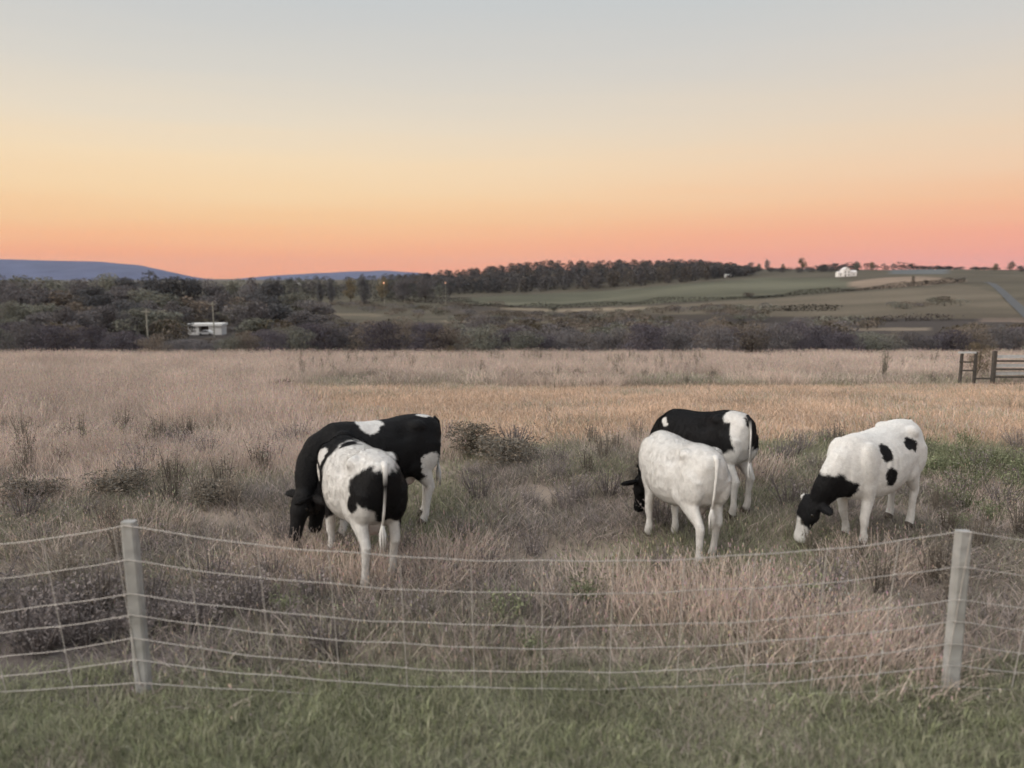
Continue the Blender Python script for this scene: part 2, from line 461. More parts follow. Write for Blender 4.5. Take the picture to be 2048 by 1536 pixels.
# ------------------------------------------------------------------ trees and shrubs
def tree_proto(name, h, w, tint, leaf=0.45, n=900, trunk=0.3, seed=0, lobes=9, gap=0.0, up=0.55, limbs=6):
    """Meshes of a tree of height h and crown width w: (trunk mesh, crown mesh)."""
    r = random.Random(seed)
    tm = MB()
    ch0 = h * trunk
    lean = Vector((r.uniform(-.04, .04) * h, r.uniform(-.04, .04) * h, 0))
    tr = 0.016 * h + 0.03
    tm.tube([(0, 0, -0.4), (0, 0, ch0 * 0.5), lean * 0.5 + Vector((0, 0, h * 0.55)), lean + Vector((0, 0, h * 0.9))], [tr * 1.3, tr, tr * 0.65, tr * 0.15], 7)
    centers = []
    for k in range(lobes):
        a = r.uniform(0, 2 * math.pi); zz = ch0 + (h - ch0) * (0.16 + 0.72 * (k + r.random()) / lobes)
        prof = math.sin(math.pi * min(max((zz - ch0 * 0.6) / (h - ch0 * 0.6), 0.05), 0.97)) ** 0.6
        rad = w * 0.32 * prof * r.uniform(0.35, 1.0)
        c = Vector((math.cos(a) * rad, math.sin(a) * rad, zz)) + lean * (zz / h)
        centers.append((c, w * r.uniform(0.16, 0.30) * (0.7 + 0.4 * prof), (h - ch0) * r.uniform(0.10, 0.17)))
        if k < limbs:
            b = Vector((0, 0, zz * r.uniform(0.45, 0.7)))
            tm.tube([b, (b + c) / 2 + Vector((0, 0, 0.05 * h)), c], [tr * 0.5, tr * 0.33, tr * 0.12], 5)
    cm = MB()
    for i in range(n):
        c, rw, rh = centers[r.randrange(lobes)]
        while True:
            d = Vector((r.uniform(-1, 1), r.uniform(-1, 1), r.uniform(-1, 1)))
            if d.length <= 1: break
        if r.random() < 0.6: d = d.normalized() * r.uniform(0.7, 1.08)
        p = c + Vector((d.x * rw, d.y * rw, d.z * rh))
        if p.z < 0.05: p.z = r.uniform(0.05, 0.4)
        s_ = leaf * r.uniform(0.5, 1.3)
        u = Vector((r.gauss(0, 1), r.gauss(0, 1), r.gauss(0, 0.6))).normalized()
        q = u.cross(Vector((r.gauss(0, 1), r.gauss(0, 1), r.gauss(0, 1)))).normalized()
        k = r.uniform(0.75, 1.25); hue = r.uniform(-0.08, 0.08)
        cm.add([p - u * s_ * 0.5, p + q * s_ * 0.28, p + u * s_ * 0.55, p - q * s_ * 0.28], [(0, 1, 2, 3)],
               (tint[0] * k * (1 + hue), tint[1] * k, tint[2] * k * (1 - hue)))
    return tm.mesh(name + '_trunk'), cm.mesh(name + '_crown', colour=True)

DUSK = (0.165, 0.153, 0.157)        # bare purple-grey twigs
OLIVE = (0.19, 0.19, 0.16)
TAN = (0.20, 0.165, 0.105)
BROWN = (0.18, 0.152, 0.128)
DEEP = (0.115, 0.114, 0.120)
PROTO = {}
for nm, args in {
    'dusk_a': (10, 8, DUSK, 0.36, 5200, 0.05, 1, 16), 'dusk_b': (10, 6.5, DUSK, 0.34, 4600, 0.06, 2, 15),
    'deep_a': (10, 7.5, DEEP, 0.36, 5200, 0.05, 3, 17), 'deep_b': (10, 5, DEEP, 0.34, 4200, 0.04, 4, 15),
    'olive_a': (10, 7.5, OLIVE, 0.36, 4800, 0.06, 5, 16), 'olive_b': (10, 6, OLIVE, 0.34, 4200, 0.08, 6, 15),
    'tan_a': (10, 6.5, TAN, 0.45, 2200, 0.1, 7, 12), 'brown_a': (10, 8, BROWN, 0.45, 2400, 0.1, 8, 13),
    'shrub_dusk': (4, 5.5, DUSK, 0.14, 7500, 0.0, 11, 18), 'shrub_brown': (4, 5.0, BROWN, 0.14, 6500, 0.0, 12, 17),
    'shrub_olive': (4, 4.6, OLIVE, 0.14, 6000, 0.0, 13, 16), 'shrub_deep': (4, 5.2, (0.112, 0.100, 0.116), 0.14, 7500, 0.0, 14, 18),
    'shrub_tan': (4, 4.2, (0.17, 0.14, 0.10), 0.12, 5000, 0.0, 15, 15)}.items():
    h, w, tint, leaf, n, trunk, seed = args[:7]
    PROTO[nm] = (h, w) + tree_proto(nm, h, w, tint, leaf, n, trunk, seed, args[7] if len(args) > 7 else 9)
for p in PROTO.values():
    p[2].materials.append(M['bark']); p[3].materials.append(M['leaf'])

def plant(name, kind, px, top_py, y, width_px=None, label=None, cat='tree', group=None, rz=None, sink=0.0):
    """A tree whose crown top is seen at (px, top_py) when it stands at depth y."""
    h0, w0, tme, cme = PROTO[kind]
    top = at(px, top_py, y)
    g = gz(top.x, y)
    h = max(top.z - g, 0.8)
    sz = h / h0
    sw = (width_px / FPX * y) / w0 if width_px else sz
    o = empty(name, (top.x, y, g - sink), random.uniform(0, 6.28) if rz is None else rz)
    o.scale = (sw, sw, sz)
    link('trunk', tme, o); link('crown', cme, o)
    tag(o, label, cat, group)
    return o

G1 = 'dense wood beyond the field'
L_DARK = 'tall dark bare-branched tree in the dense wood beyond the field'
L_OLV = 'grey-olive leafed tree in the dense wood beyond the field'
L_UND = 'low dusky tree in the understorey below the tall wood'
# back row of tall trees
for px, top, y, kind, w in [(-120, 548, 290, 'dusk_a', 110), (-60, 553, 280, 'olive_a', 95), (-5, 552, 285, 'dusk_b', 90), (52, 549, 300, 'olive_a', 90), (105, 553, 290, 'olive_b', 80),
                            (150, 556, 280, 'dusk_a', 85), (205, 545, 330, 'olive_a', 80), (255, 549, 300, 'deep_a', 80), (298, 546, 290, 'deep_b', 70), (335, 547, 285, 'deep_a', 85),
                            (378, 551, 290, 'deep_a', 75), (420, 556, 310, 'dusk_a', 70), (462, 557, 315, 'olive_b', 60), (500, 557, 310, 'dusk_b', 60), (540, 556, 300, 'deep_a', 62),
                            (560, 562, 300, 'deep_b', 40), (30, 562, 270, 'dusk_a', 90), (80, 566, 262, 'dusk_b', 85), (185, 568, 262, 'deep_a', 90), (230, 570, 258, 'dusk_a', 95)]:
    olv = kind.startswith('olive')
    plant('tree', kind, px, top, y, w * 1.15, L_OLV if olv else L_DARK, 'tree', G1 + (', olive trees' if olv else ', dark trees'))
# middle rows
LOOK = {'dusk': 'dusky purple-grey', 'olive': 'grey-olive', 'deep': 'near-black', 'brown': 'brown', 'tan': 'tan'}
def look(kind): return next(v for k_, v in LOOK.items() if k_ in kind)
rm = random.Random(5)
for k in range(46):
    px = -110 + k * 16.5 + rm.uniform(-10, 10)
    row = k % 3
    y = (250, 215, 185)[row] + rm.uniform(-12, 12)
    top = (586, 604, 624)[row] + rm.uniform(-12, 12) + max(0, px - 540) * 0.10
    if 355 < px < 475 and y < 240: top = 676 + rm.uniform(0, 4); y = 160
    kind = rm.choice(['dusk_a', 'dusk_b', 'dusk_a', 'olive_a', 'deep_a', 'olive_b', 'brown_a'])
    w = rm.uniform(80, 120)
    where = ('under the blue ridge' if px < 250 else 'near the utility pole' if px < 365 else 'around the white shed' if px < 480 else 'past the white shed')
    tier = ('upper', 'middle', 'lower')[row]
    plant('tree', kind, px, top, y, w, '%s tree in the wood\'s %s tier %s' % (look(kind), tier, where), 'tree', 'understorey of the wood, %s tier %s' % (tier, where))
plant('tree', 'olive_a', 472, 603, 246, 78, 'pale olive round-topped tree behind the white shed', 'tree')
plant('tree', 'olive_b', 14, 600, 205, 46, 'pale slender olive tree at the very edge of the wood', 'tree')
# thicket just past the brow of the field
rs = random.Random(8)
px = -140
while px < 2200:
    y = rs.uniform(84, 128)
    top = np.interp(px, [-140, 0, 100, 250, 360, 385, 450, 480, 600, 740, 830, 900, 960, 1050, 1150, 1280, 1430, 1530, 1600, 1700, 1850, 1950, 2060, 2200],
                    [630, 645, 640, 656, 678, 684, 684, 664, 648, 640, 640, 645, 642, 656, 658, 646, 640, 645, 640, 660, 664, 652, 650, 650]) + rs.uniform(-5, 11)
    kind = rs.choice(['shrub_dusk', 'shrub_deep', 'shrub_brown', 'shrub_dusk', 'shrub_deep', 'shrub_olive'])
    where = ('below the blue ridge' if px < 250 else 'in front of the white shed' if px < 480 else 'at the end of the wood' if px < 720 else 'below the hillside wood' if px < 1000
             else 'below the white bale' if px < 1200 else 'below the green field' if px < 1500 else 'below the white farmhouse' if px < 1800 else 'behind the gate')
    plant('shrub', kind, px, top, y, rs.uniform(85, 130), '%s shrub in the field-edge thicket %s' % (look(kind), where), 'shrub', '%s shrubs of the thicket %s' % (look(kind), where))
    px += rs.uniform(24, 40)
for px, top, y, kind, w, lab in [
    (840, 641, 128, 'shrub_deep', 130, 'broad dark rounded bush rising from the middle of the thicket'),
    (962, 628, 140, 'shrub_dusk', 56, 'slender upright dusky bush standing above the thicket'),
    (1285, 645, 120, 'shrub_deep', 90, 'dark round bush in the thicket below the green field'),
    (1432, 634, 118, 'shrub_brown', 110, 'wide brown bush in the thicket below the hillside hedge'),
    (1600, 634, 122, 'shrub_dusk', 100, 'tall dark bush where the pale hillside track begins'),
    (1952, 646, 116, 'shrub_brown', 120, 'brown bush behind the wooden gate'),
    (898, 690, 62, 'shrub_tan', 34, 'small tan rounded bush at the edge of the brow'),
    (640, 664, 110, 'shrub_tan', 80, 'yellowish bush in the thicket beside the wood')]:
    plant('shrub', kind, px, top, y, w, lab, 'shrub')
# scattered trees across the middle distance and along the skyline
for px, top, y, kind, w, lab in [
    (700, 556, 640, 'tan_a', 34, 'yellow-tan tree beside the dark conifers on the plain'),
    (764, 553, 650, 'tan_a', 32, 'yellow-tan tree next to the lit yard lamp'),
    (640, 560, 600, 'deep_b', 20, 'small dark conifer on the plain, first of the pair'),
    (662, 557, 600, 'deep_b', 20, 'small dark conifer on the plain, second of the pair'),
    (728, 550, 600, 'deep_b', 30, 'dark conifer between the two yellow-tan trees'),
    (805, 556, 640, 'dusk_a', 50, 'dusky tree behind the yard lamp'),
    (850, 553, 640, 'dusk_b', 44, 'dusky tree near the foot of the hillside wood'),
    (1500, 585, 520, 'brown_a', 34, 'round brown tree on the hillside hedge'),
    (1436, 607, 430, 'brown_a', 44, 'brown bare tree below the hillside hedge'),
    (1352, 610, 430, 'brown_a', 26, 'small brown tree below the green field'),
    (1108, 612, 500, 'olive_b', 28, 'small olive tree on the lower hedge'),
    (1656, 574, 600, 'brown_a', 16, 'tiny bare tree on the upper hedge'),
    (1828, 551, 600, 'brown_a', 10, 'thin bare tree standing in the pinkish hillside field'),
    (1854, 559, 590, 'brown_a', 14, 'small bush on the hedge below the pinkish field'),
    (1500, 524, 1050, 'dusk_a', 20, 'small tree at the end of the hilltop wood'),
    (1517, 527, 1050, 'olive_b', 12, 'small pale tree on the skyline past the hilltop wood'),
    (1535, 518, 1080, 'dusk_b', 13, 'slim dusky tree on the skyline between wood and farmhouse'),
    (1568, 527, 1050, 'tan_a', 11, 'small tan tree on the skyline beside the slim one'),
    (1607, 515, 1060, 'tan_a', 20, 'tan tree, tallest on the skyline near the white farmhouse'),
    (1714, 524, 1000, 'olive_a', 14, 'small round tree on the skyline behind the farmhouse roof'),
    (1745, 524, 1000, 'tan_a', 14, 'pale small tree on the skyline past the farmhouse'),
    (1990, 527, 900, 'tan_a', 18, 'pale round tree on the hilltop above the road'),
    (2021, 522, 900, 'brown_a', 20, 'taller brown tree on the hilltop above the road'),
    (2043, 531, 880, 'dusk_a', 20, 'dusky tree on the hilltop by the photo edge')]:
    plant('tree', kind, px, top, y, w, lab, 'tree')

# the hillside wood and other far masses: one object each, too dense to count
def mass(name, label, spots, tints, size, n_leaf, cat='wood', tone=0.6):
    mb = MB(); r = random.Random(len(spots))
    for (x, y, h, w) in spots:
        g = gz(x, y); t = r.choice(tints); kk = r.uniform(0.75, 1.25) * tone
        mb.tube([(x, y, g - 0.5), (x, y, g + h * 0.8)], [0.25, 0.08], 4, tuple(c * 0.4 for c in BROWN))
        for i in range(n_leaf):
            a = r.uniform(0, 6.283); zz = r.random() ** 0.75; rr_ = w * 0.5 * math.sqrt(max(0.05, 1 - (zz * 2 - 1) ** 2)) * r.uniform(0.4, 1.05)
            p = Vector((x + math.cos(a) * rr_, y + math.sin(a) * rr_, g + 0.5 + h * zz))
            s_ = size * r.uniform(0.5, 1.2)
            u = Vector((r.gauss(0, 1), r.gauss(0, 1), r.gauss(0, 0.7))).normalized()
            q = u.cross(Vector((r.gauss(0, 1), r.gauss(0, 1), r.gauss(0, 1)))).normalized()
            k = kk * r.uniform(0.7, 1.3)
            mb.add([p - u * s_ * 0.5, p + q * s_ * 0.3, p + u * s_ * 0.5, p - q * s_ * 0.3], [(0, 1, 2, 3)], tuple(c * k for c in t))
    return tag(mb.build(name, M['leaf'], colour=True), label, cat, kind='stuff')

sp = []
rw = random.Random(3)
for k in range(760):
    px = rw.uniform(770, 1500)
    base = np.interp(px, [790, 900, 1100, 1250, 1400, 1500], [592, 590, 583, 575, 562, 551])
    y_lo = hit(px, base, 200).y
    y = y_lo + (rw.random() ** 1.2) * max(1180 - y_lo, 60) * np.interp(px, [800, 1100, 1400, 1500], [1, 1, 0.85, 0.35])
    x = (px - 1024) / FPX * y
    sp.append((x, y, rw.uniform(13.5, 17) * np.interp(px, [800, 900, 1300, 1400, 1450, 1500], [0.75, 0.85, 1.05, 0.95, 0.75, 0.45]), rw.uniform(9, 14)))
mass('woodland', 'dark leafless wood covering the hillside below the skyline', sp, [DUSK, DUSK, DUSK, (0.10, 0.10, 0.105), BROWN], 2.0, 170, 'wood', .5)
sp = []
for k in range(110):
    px = rw.uniform(1500, 1990); y = 985 + rw.uniform(0, 80)
    sp.append(((px - 1024) / FPX * y, y, rw.uniform(3.5, 7.5) * np.interp(px, [1500, 1600, 1680, 1780, 1850, 1990], [1, 0.8, 1.6, 1.5, 0.7, 0.35]), rw.uniform(8, 14)))
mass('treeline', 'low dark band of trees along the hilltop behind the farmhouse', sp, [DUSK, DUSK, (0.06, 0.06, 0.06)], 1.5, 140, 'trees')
sp = []
for k in range(190):
    px = rw.uniform(560, 900); y = rw.uniform(700, 1150)
    sp.append(((px - 1024) / FPX * y, y, rw.uniform(8, 15), rw.uniform(9, 14)))
for k in range(220):
    px = rw.uniform(-500, 620); y = rw.uniform(400, 1500)
    sp.append(((px - 1024) / FPX * y, y, rw.uniform(6, 12), rw.uniform(9, 14)))
mass('woodland', 'scattered grey-olive woods on the flat plain under the ridge', sp, [OLIVE, OLIVE, DUSK, (0.08, 0.08, 0.07)], 1.7, 130)
sp = []
for k in range(1300):                                  # brushy valley floor between thicket and fields
    px = rw.uniform(-150, 2150); y = 140 + (480 if px < 1000 else 300) * rw.random() ** 1.2
    dens = float(fbm(px * 0.006, y * 0.012, 123))
    if dens < 0.42 or (352 < px < 470 and y < 232): continue
    if px > 1560 and y > 215 and dens < 0.6: continue
    sp.append(((px - 1024) / FPX * y, y, rw.uniform(1.4, 4.2) * (1.3 if px < 620 else 0.85), rw.uniform(4, 8) * (1 + y / 700)))
mass('scrub', 'brown and olive scrub covering the valley floor beyond the thicket', sp, [DUSK, BROWN, BROWN, OLIVE, (0.10, 0.085, 0.062)], 0.75, 190, 'scrub', 0.85)

def hedge(name, label, pts, h, w, tint, per_m=20.0, leaf=0.95, cat='hedge'):
    P = [hit(a, b, 120) for a, b in pts]
    mb = MB(); r = random.Random(int(pts[0][0]))
    for i in range(len(P) - 1):
        a, b = P[i], P[i + 1]; d = (b - a); ln = d.length
        for k in range(int(ln * per_m)):
            t = r.random(); q = a + d * t
            gapn = float(noise2(q.x * 0.05, q.y * 0.05, 7))
            hh = h * (0.35 + 0.9 * gapn)
            x = q.x + r.gauss(0, w * 0.35); y = q.y + r.gauss(0, w * 0.35)
            p = Vector((x, y, gz(x, y) + r.uniform(0, hh)))
            s_ = leaf * r.uniform(0.5, 1.3)
            u = Vector((r.gauss(0, 1), r.gauss(0, 1), r.gauss(0, 0.7))).normalized(); v = u.cross(Vector((r.gauss(0, 1), r.gauss(0, 1), r.gauss(0, 1)))).normalized()
            kk = r.uniform(0.7, 1.3)
            mb.add([p - u * s_ * .5, p + v * s_ * .3, p + u * s_ * .5, p - v * s_ * .3], [(0, 1, 2, 3)], tuple(c * kk for c in tint))
    o = empty(name, P[0])
    f = mb.build('foliage', M['leaf'], o, colour=True); f.location = -P[0]; f['kind'] = 'stuff'
    return tag(o, label, cat)
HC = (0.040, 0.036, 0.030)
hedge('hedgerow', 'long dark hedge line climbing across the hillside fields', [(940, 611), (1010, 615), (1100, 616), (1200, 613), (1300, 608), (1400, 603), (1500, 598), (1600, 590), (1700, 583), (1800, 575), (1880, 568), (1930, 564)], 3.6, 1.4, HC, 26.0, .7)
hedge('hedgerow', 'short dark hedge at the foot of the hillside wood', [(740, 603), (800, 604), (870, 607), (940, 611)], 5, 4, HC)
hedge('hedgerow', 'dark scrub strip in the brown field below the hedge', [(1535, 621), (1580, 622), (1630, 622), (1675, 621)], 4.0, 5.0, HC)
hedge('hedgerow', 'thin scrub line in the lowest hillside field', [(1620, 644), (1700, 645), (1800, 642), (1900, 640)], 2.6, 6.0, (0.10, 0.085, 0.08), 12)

# ------------------------------------------------------------------ buildings far off
def gable(mb, cx, cy, z0, lx, ly, rise, over=0.3, along='x'):
    a, b = lx / 2 + over, ly / 2 + over; t = 0.18
    if along == 'x':
        P = [(-a, -b, 0), (a, -b, 0), (a, 0, rise), (-a, 0, rise), (-a, b, 0), (a, b, 0)]
    else:
        P = [(-a, -b, 0), (-a, b, 0), (0, b, rise), (0, -b, rise), (a, -b, 0), (a, b, 0)]
    V = [(cx + p[0], cy + p[1], z0 + p[2]) for p in P] + [(cx + p[0], cy + p[1], z0 + p[2] + t) for p in P]
    F = [(0, 1, 2, 3), (3, 2, 5, 4), (9, 8, 7, 6), (10, 11, 8, 9), (0, 6, 7, 1), (4, 5, 11, 10), (0, 3, 9, 6), (3, 4, 10, 9), (1, 7, 8, 2), (2, 8, 11, 5)]
    mb.add(V, F)

def wallbox(mb, cx, cy, lx, ly, h, rise=0, along='x'):
    a, b = lx / 2, ly / 2
    V = [(cx - a, cy - b, -1.5), (cx + a, cy - b, -1.5), (cx + a, cy + b, -1.5), (cx - a, cy + b, -1.5), (cx - a, cy - b, h), (cx + a, cy - b, h), (cx + a, cy + b, h), (cx - a, cy + b, h)]
    F = [(0, 1, 5, 4), (1, 2, 6, 5), (2, 3, 7, 6), (3, 0, 4, 7), (4, 5, 6, 7)]
    if rise:
        if along == 'x': V += [(cx - a, cy, h + rise), (cx + a, cy, h + rise)]; F = F[:4] + [(4, 8, 7), (5, 6, 9)]
        else: V += [(cx, cy - b, h + rise), (cx, cy + b, h + rise)]; F = F[:4] + [(4, 5, 8), (6, 7, 9)]
    mb.add(V, F)

def house(name, label, px, py, blocks, win=(), door=None, y0=200, roof=None, wall=None, rz=0.0):
    p = hit(px, py, y0)
    o = empty(name, (p.x, p.y, p.z), rz)
    for (cx, cy, lx, ly, h, rise, al) in blocks:
        mb = MB(); wallbox(mb, cx, cy, lx, ly, h, rise, al); mb.build('wall', wall or M['white_wall'], o)
        mb = MB(); gable(mb, cx, cy, h + 0.02, lx, ly, rise, 0.35, al); mb.build('roof', roof or M['grey_roof'], o)
    for (x, z, w, h, yf) in win:
        mb = MB()
        for dx, dz, ww, hh in ((0, h / 2 + .08, w + .3, .16), (0, -h / 2 - .08, w + .3, .16), (-w / 2 - .08, 0, .16, h), (w / 2 + .08, 0, .16, h)):
            mb.box((x + dx, yf - .05, z + dz), (ww, .12, hh))
        f = mb.build('window', M['white_wall'], o)
        mb = MB(); mb.box((x, yf - .02, z), (w, .06, h)); mb.build('pane', M['pane'], f)
    if door:
        x, w, h, yf = door
        mb = MB(); mb.box((x, yf - .04, h / 2), (w, .1, h)); mb.build('door', M['brown_door'], o)
    tag(o, label, 'house' if 'house' in name else 'building')
    return o
house('farmhouse', 'white two-storey farmhouse with side wings on the hilltop', 1690, 553, [(0, 0, 7.5, 9, 6.0, 3.4, 'y'), (-5.4, 0.5, 6.0, 7, 3.4, 1.8, 'x'), (7.6, 1, 6.5, 7, 4.0, 2.4, 'x')],
      win=[(-1.8, 4.6, 1.0, 1.5, -4.5), (1.8, 4.6, 1.0, 1.5, -4.5), (-6, 1.9, 1.1, 1.3, -3.0), (8, 2.1, 1.1, 1.3, -2.5), (1.8, 1.6, 1.2, 1.4, -4.5)], door=(-1.6, 1.1, 2.1, -4.5))
house('farm_shed', 'long low white farm shed at the edge of the hilltop wood', 1432, 551, [(0, 0, 9, 6, 2.6, 1.2, 'x')], win=[(-2, 1.6, 1, 1, -3)], door=(1.5, 1.6, 2.0, -3), roof=M['white_wall'])
house('farm_shed', 'small low white shed just below the long one', 1455, 555, [(0, 0, 6, 5, 2.4, 1.2, 'x')], win=[(1.5, 1.5, .9, .9, -2.5)], door=(-1, 1.2, 2, -2.5), roof=M['white_wall'])
house('farm_house', 'tall narrow white house among the hilltop wood trees', 1480, 545, [(0, 0, 7, 7, 6.0, 2.4, 'y')], win=[(-1.6, 4.4, 1, 1.4, -3.5), (1.6, 4.4, 1, 1.4, -3.5)], door=(0, 1.1, 2.1, -3.5))
house('barn', 'pale barn roof glimpsed on the plain beyond the wood', 592, 574, [(0, 0, 17, 9, 3.4, 2.6, 'x')], win=[(-5, 2, 1.2, 1.2, -4.5)], door=(2, 3.2, 2.8, -4.5), roof=M['white_wall'])
def white_shed():
    y = 226.0; p = at(415, 668, y); g = gz(p.x, y)
    o = empty('storage_shed', (p.x, y, g), R(4))
    zb = p.z - g
    mb = MB(); wallbox(mb, -3.2, 0, 3.2, 5, 2.5 + zb); mb.build('wall', M['white_wall'], o)
    mb = MB(); wallbox(mb, 3.0, 0, 3.6, 5, 2.5 + zb); mb.build('wall', M['white_wall'], o)
    mb = MB(); wallbox(mb, -0.2, 1.2, 2.8, 2.6, 2.4 + zb); mb.build('door', M['brown_door'], o)
    mb = MB(); mb.box((0, -0.1, 2.85 + zb), (10.4, 5.8, 0.65)); mb.build('roof', M['white_wall'], o)
    tag(o, 'low white shed with a dark open bay below the wood', 'shed')
    c = empty('parked_car', (p.x + 2.4, y - 7, gz(p.x + 2.4, y - 7) + zb * 0.55), 0)
    prof = [(-2.1, .35), (-2.1, .8), (-1.2, .92), (-.7, 1.4), (.7, 1.42), (1.5, .95), (2.1, .85), (2.15, .35)]
    V = [(x, s_ * .82, z) for s_ in (-1, 1) for x, z in prof]; n = len(prof)
    mb = MB(); mb.add(V, [tuple(range(n)), tuple(range(2 * n - 1, n - 1, -1))] + [(i, n + i, n + (i + 1) % n, (i + 1) % n) for i in range(n)]); mb.build('body', M['paint'], c)
    for x in (-1.3, 1.35):
        for s_ in (-1, 1):
            mb = MB(); mb.tube([(x, s_ * .86, .32), (x, s_ * .64, .32)], .32, 12); mb.build('wheel', M['tyre'], c)
    mb = MB(); mb.add([(-.75, -.835, 1.32), (.62, -.835, 1.34), (1.2, -.835, .98), (-1.05, -.835, .96)], [(0, 1, 2, 3)]); mb.build('window', M['pane'], c)
    tag(c, 'small white car parked in front of the low white shed', 'car')
white_shed()
def pole(px, top, y, label):
    p = at(px, top, y); g = gz(p.x, y); h = p.z - g
    o = empty('utility_pole', (p.x, y, g))
    mb = MB(); mb.tube([(0, 0, -.5), (0, 0, h)], [.20, .16], 8); mb.build('post', M['pole'], o)
    mb = MB(); mb.box((0, -.22, h - .7), (2.0, .16, .16)); mb.build('crossarm', M['pole'], o)
    tag(o, label, 'pole')
pole(292, 617, 168, 'pale utility pole standing among the trees near the white shed')
pole(425, 603, 208, 'pale utility pole rising directly behind the white shed')
def yard_lamp(px, py, y, label, e):
    p = at(px, py, y); g = gz(p.x, y)
    o = empty('yard_lamp', (p.x, y, g)); h = p.z - g
    mb = MB(); mb.tube([(0, 0, -.3), (0, 0, h + .2)], [.14, .09], 6); mb.build('post', M['pole'], o)
    mb = MB(); mb.box((0, -.5, h + .45), (.5, 1.1, .12)); mb.build('hood', M['pole'], o)
    mb = MB(); mb.ball((0, -.8, h + .05), (e, e, e * .8)); mb.build('bulb', M['lamp'], o, True)
    tag(o, label, 'lamp')
yard_lamp(768, 566, 560, 'glowing orange yard lamp beside the yellow-tan tree', 0.40)
yard_lamp(891, 566, 590, 'faint small yard lamp at the foot of the hillside wood', 0.28)
def bale():
    p = hit(1112, 641, 150)
    mb = MB(); mb.tube([(-1.2, 0, .62), (-1.1, 0, .62), (1.1, 0, .62), (1.2, 0, .62)], [.5, .66, .66, .5], 16)
    o = mb.build('wrapped_bale', M['wrap'], smooth=True); o.location = (p.x, p.y, p.z + 0.1); o.scale = (1.15, 1.15, 1.15)
    tag(o, 'single white wrapped bale lying in the dark valley scrub', 'bale')
bale()

# ------------------------------------------------------------------ grass and weeds
def blade(mb, r, base, h, w, lean, az, tint, head=None, seg=3):
    d = Vector((math.cos(az), math.sin(az), 0)); s_ = Vector((-d.y, d.x, 0))
    fa = r.uniform(0, math.pi); sv = Vector((math.cos(fa), math.sin(fa), 0))
    V = []; F = []
    for i in range(seg + 1):
        t = i / seg
        p = base + d * (lean * t * t) + Vector((0, 0, h * t * (1 - 0.18 * (lean / max(h, .01)) * t)))
        ww = w * (1 - t) ** 0.7 * 0.5
        if i < seg: V += [p - sv * ww, p + sv * ww]
        else: V.append(p)
    for i in range(seg - 1): F.append((2 * i, 2 * i + 1, 2 * i + 3, 2 * i + 2))
    F.append((2 * seg - 2, 2 * seg - 1, 2 * seg))
    mb.add(V, F, tint)
    if head:
        hl, hw, hc = head
        tip = V[-1]
        for k in range(3):
            q = tip - Vector((0, 0, hl * (0.30 * k))) + Vector((r.uniform(-1, 1), r.uniform(-1, 1), 0)) * hw * 0.5
            fa = r.uniform(0, math.pi); sv = Vector((math.cos(fa), math.sin(fa), 0)) * hw * r.uniform(.5, 1)
            mb.add([q - Vector((0, 0, hl * .35)), q + sv, q + Vector((0, 0, hl * .4)), q - sv], [(0, 1, 2, 3)], tuple(c * r.uniform(.8, 1.2) for c in hc))

def clump(n, rad, h, w, tints, heads=0.0, head=None, lean=0.4, seed=0, seg=3):
    r = random.Random(seed); mb = MB()
    for i in range(n):
        a = r.uniform(0, 6.283); q = rad * math.sqrt(r.random())
        t = r.choice(tints); k = r.uniform(0.7, 1.3)
        hh = h * r.uniform(0.45, 1.1)
        blade(mb, r, Vector((math.cos(a) * q, math.sin(a) * q, -0.03)), hh, w * r.uniform(.6, 1.3), hh * lean * r.uniform(.1, 1.3), a + r.gauss(0, 1.0),
              tuple(c * k for c in t), head if r.random() < heads else None, seg)
    return mb

def weed(h, n, tint, leaf, seed, spread=0.5):
    """A bushy dead or leafy weed: stalks with small leaves."""
    r = random.Random(seed); mb = MB()
    for i in range(n):
        a = r.uniform(0, 6.283); l = r.uniform(.1, 1) * spread * h; hh = h * r.uniform(.6, 1.05)
        top = Vector((math.cos(a) * l, math.sin(a) * l, hh))
        b = Vector((math.cos(a) * .05, math.sin(a) * .05, -.03))
        mb.tube([b, b.lerp(top, .5) + Vector((0, 0, .06 * h)), top], [.006, .005, .002], 3, tuple(c * .8 for c in tint))
        for k in range(16):
            t = r.uniform(.25, 1.0); p = b.lerp(top, t) + Vector((r.gauss(0, 1), r.gauss(0, 1), r.gauss(0, .6))) * leaf * .9
            u = Vector((r.gauss(0, 1), r.gauss(0, 1), r.gauss(0, .8))).normalized(); v = u.cross(Vector((r.gauss(0, 1), r.gauss(0, 1), r.gauss(0, 1)))).normalized()
            s_ = leaf * r.uniform(.5, 1.2); kk = r.uniform(.65, 1.35)
            mb.add([p - u * s_ * .5, p + v * s_ * .25, p + u * s_ * .6, p - v * s_ * .25], [(0, 1, 2, 3)], tuple(c * kk for c in tint))
    return mb

PINK = (0.54, 0.445, 0.39); PALE = (0.60, 0.505, 0.445); MAUVE = (0.42, 0.355, 0.325); STRAW = (0.56, 0.435, 0.33)
GOLDC = (0.60, 0.44, 0.33); OLV = (0.31, 0.305, 0.22); GRN = (0.28, 0.30, 0.185); GRN2 = (0.36, 0.355, 0.265); DRK = (0.265, 0.25, 0.20); DRKV = (0.27, 0.24, 0.235)
HEAD = (0.05, 0.006, (0.55, 0.46, 0.41))
def kinds(prefix, mbs):
    c = bpy.data.collections.new(prefix)
    for i, mb in enumerate(mbs):
        me = mb.mesh('%s_%02d' % (prefix, i), colour=True); me.materials.append(M['blade'])
        c.objects.link(bpy.data.objects.new('%s_%02d' % (prefix, i), me))
    return c

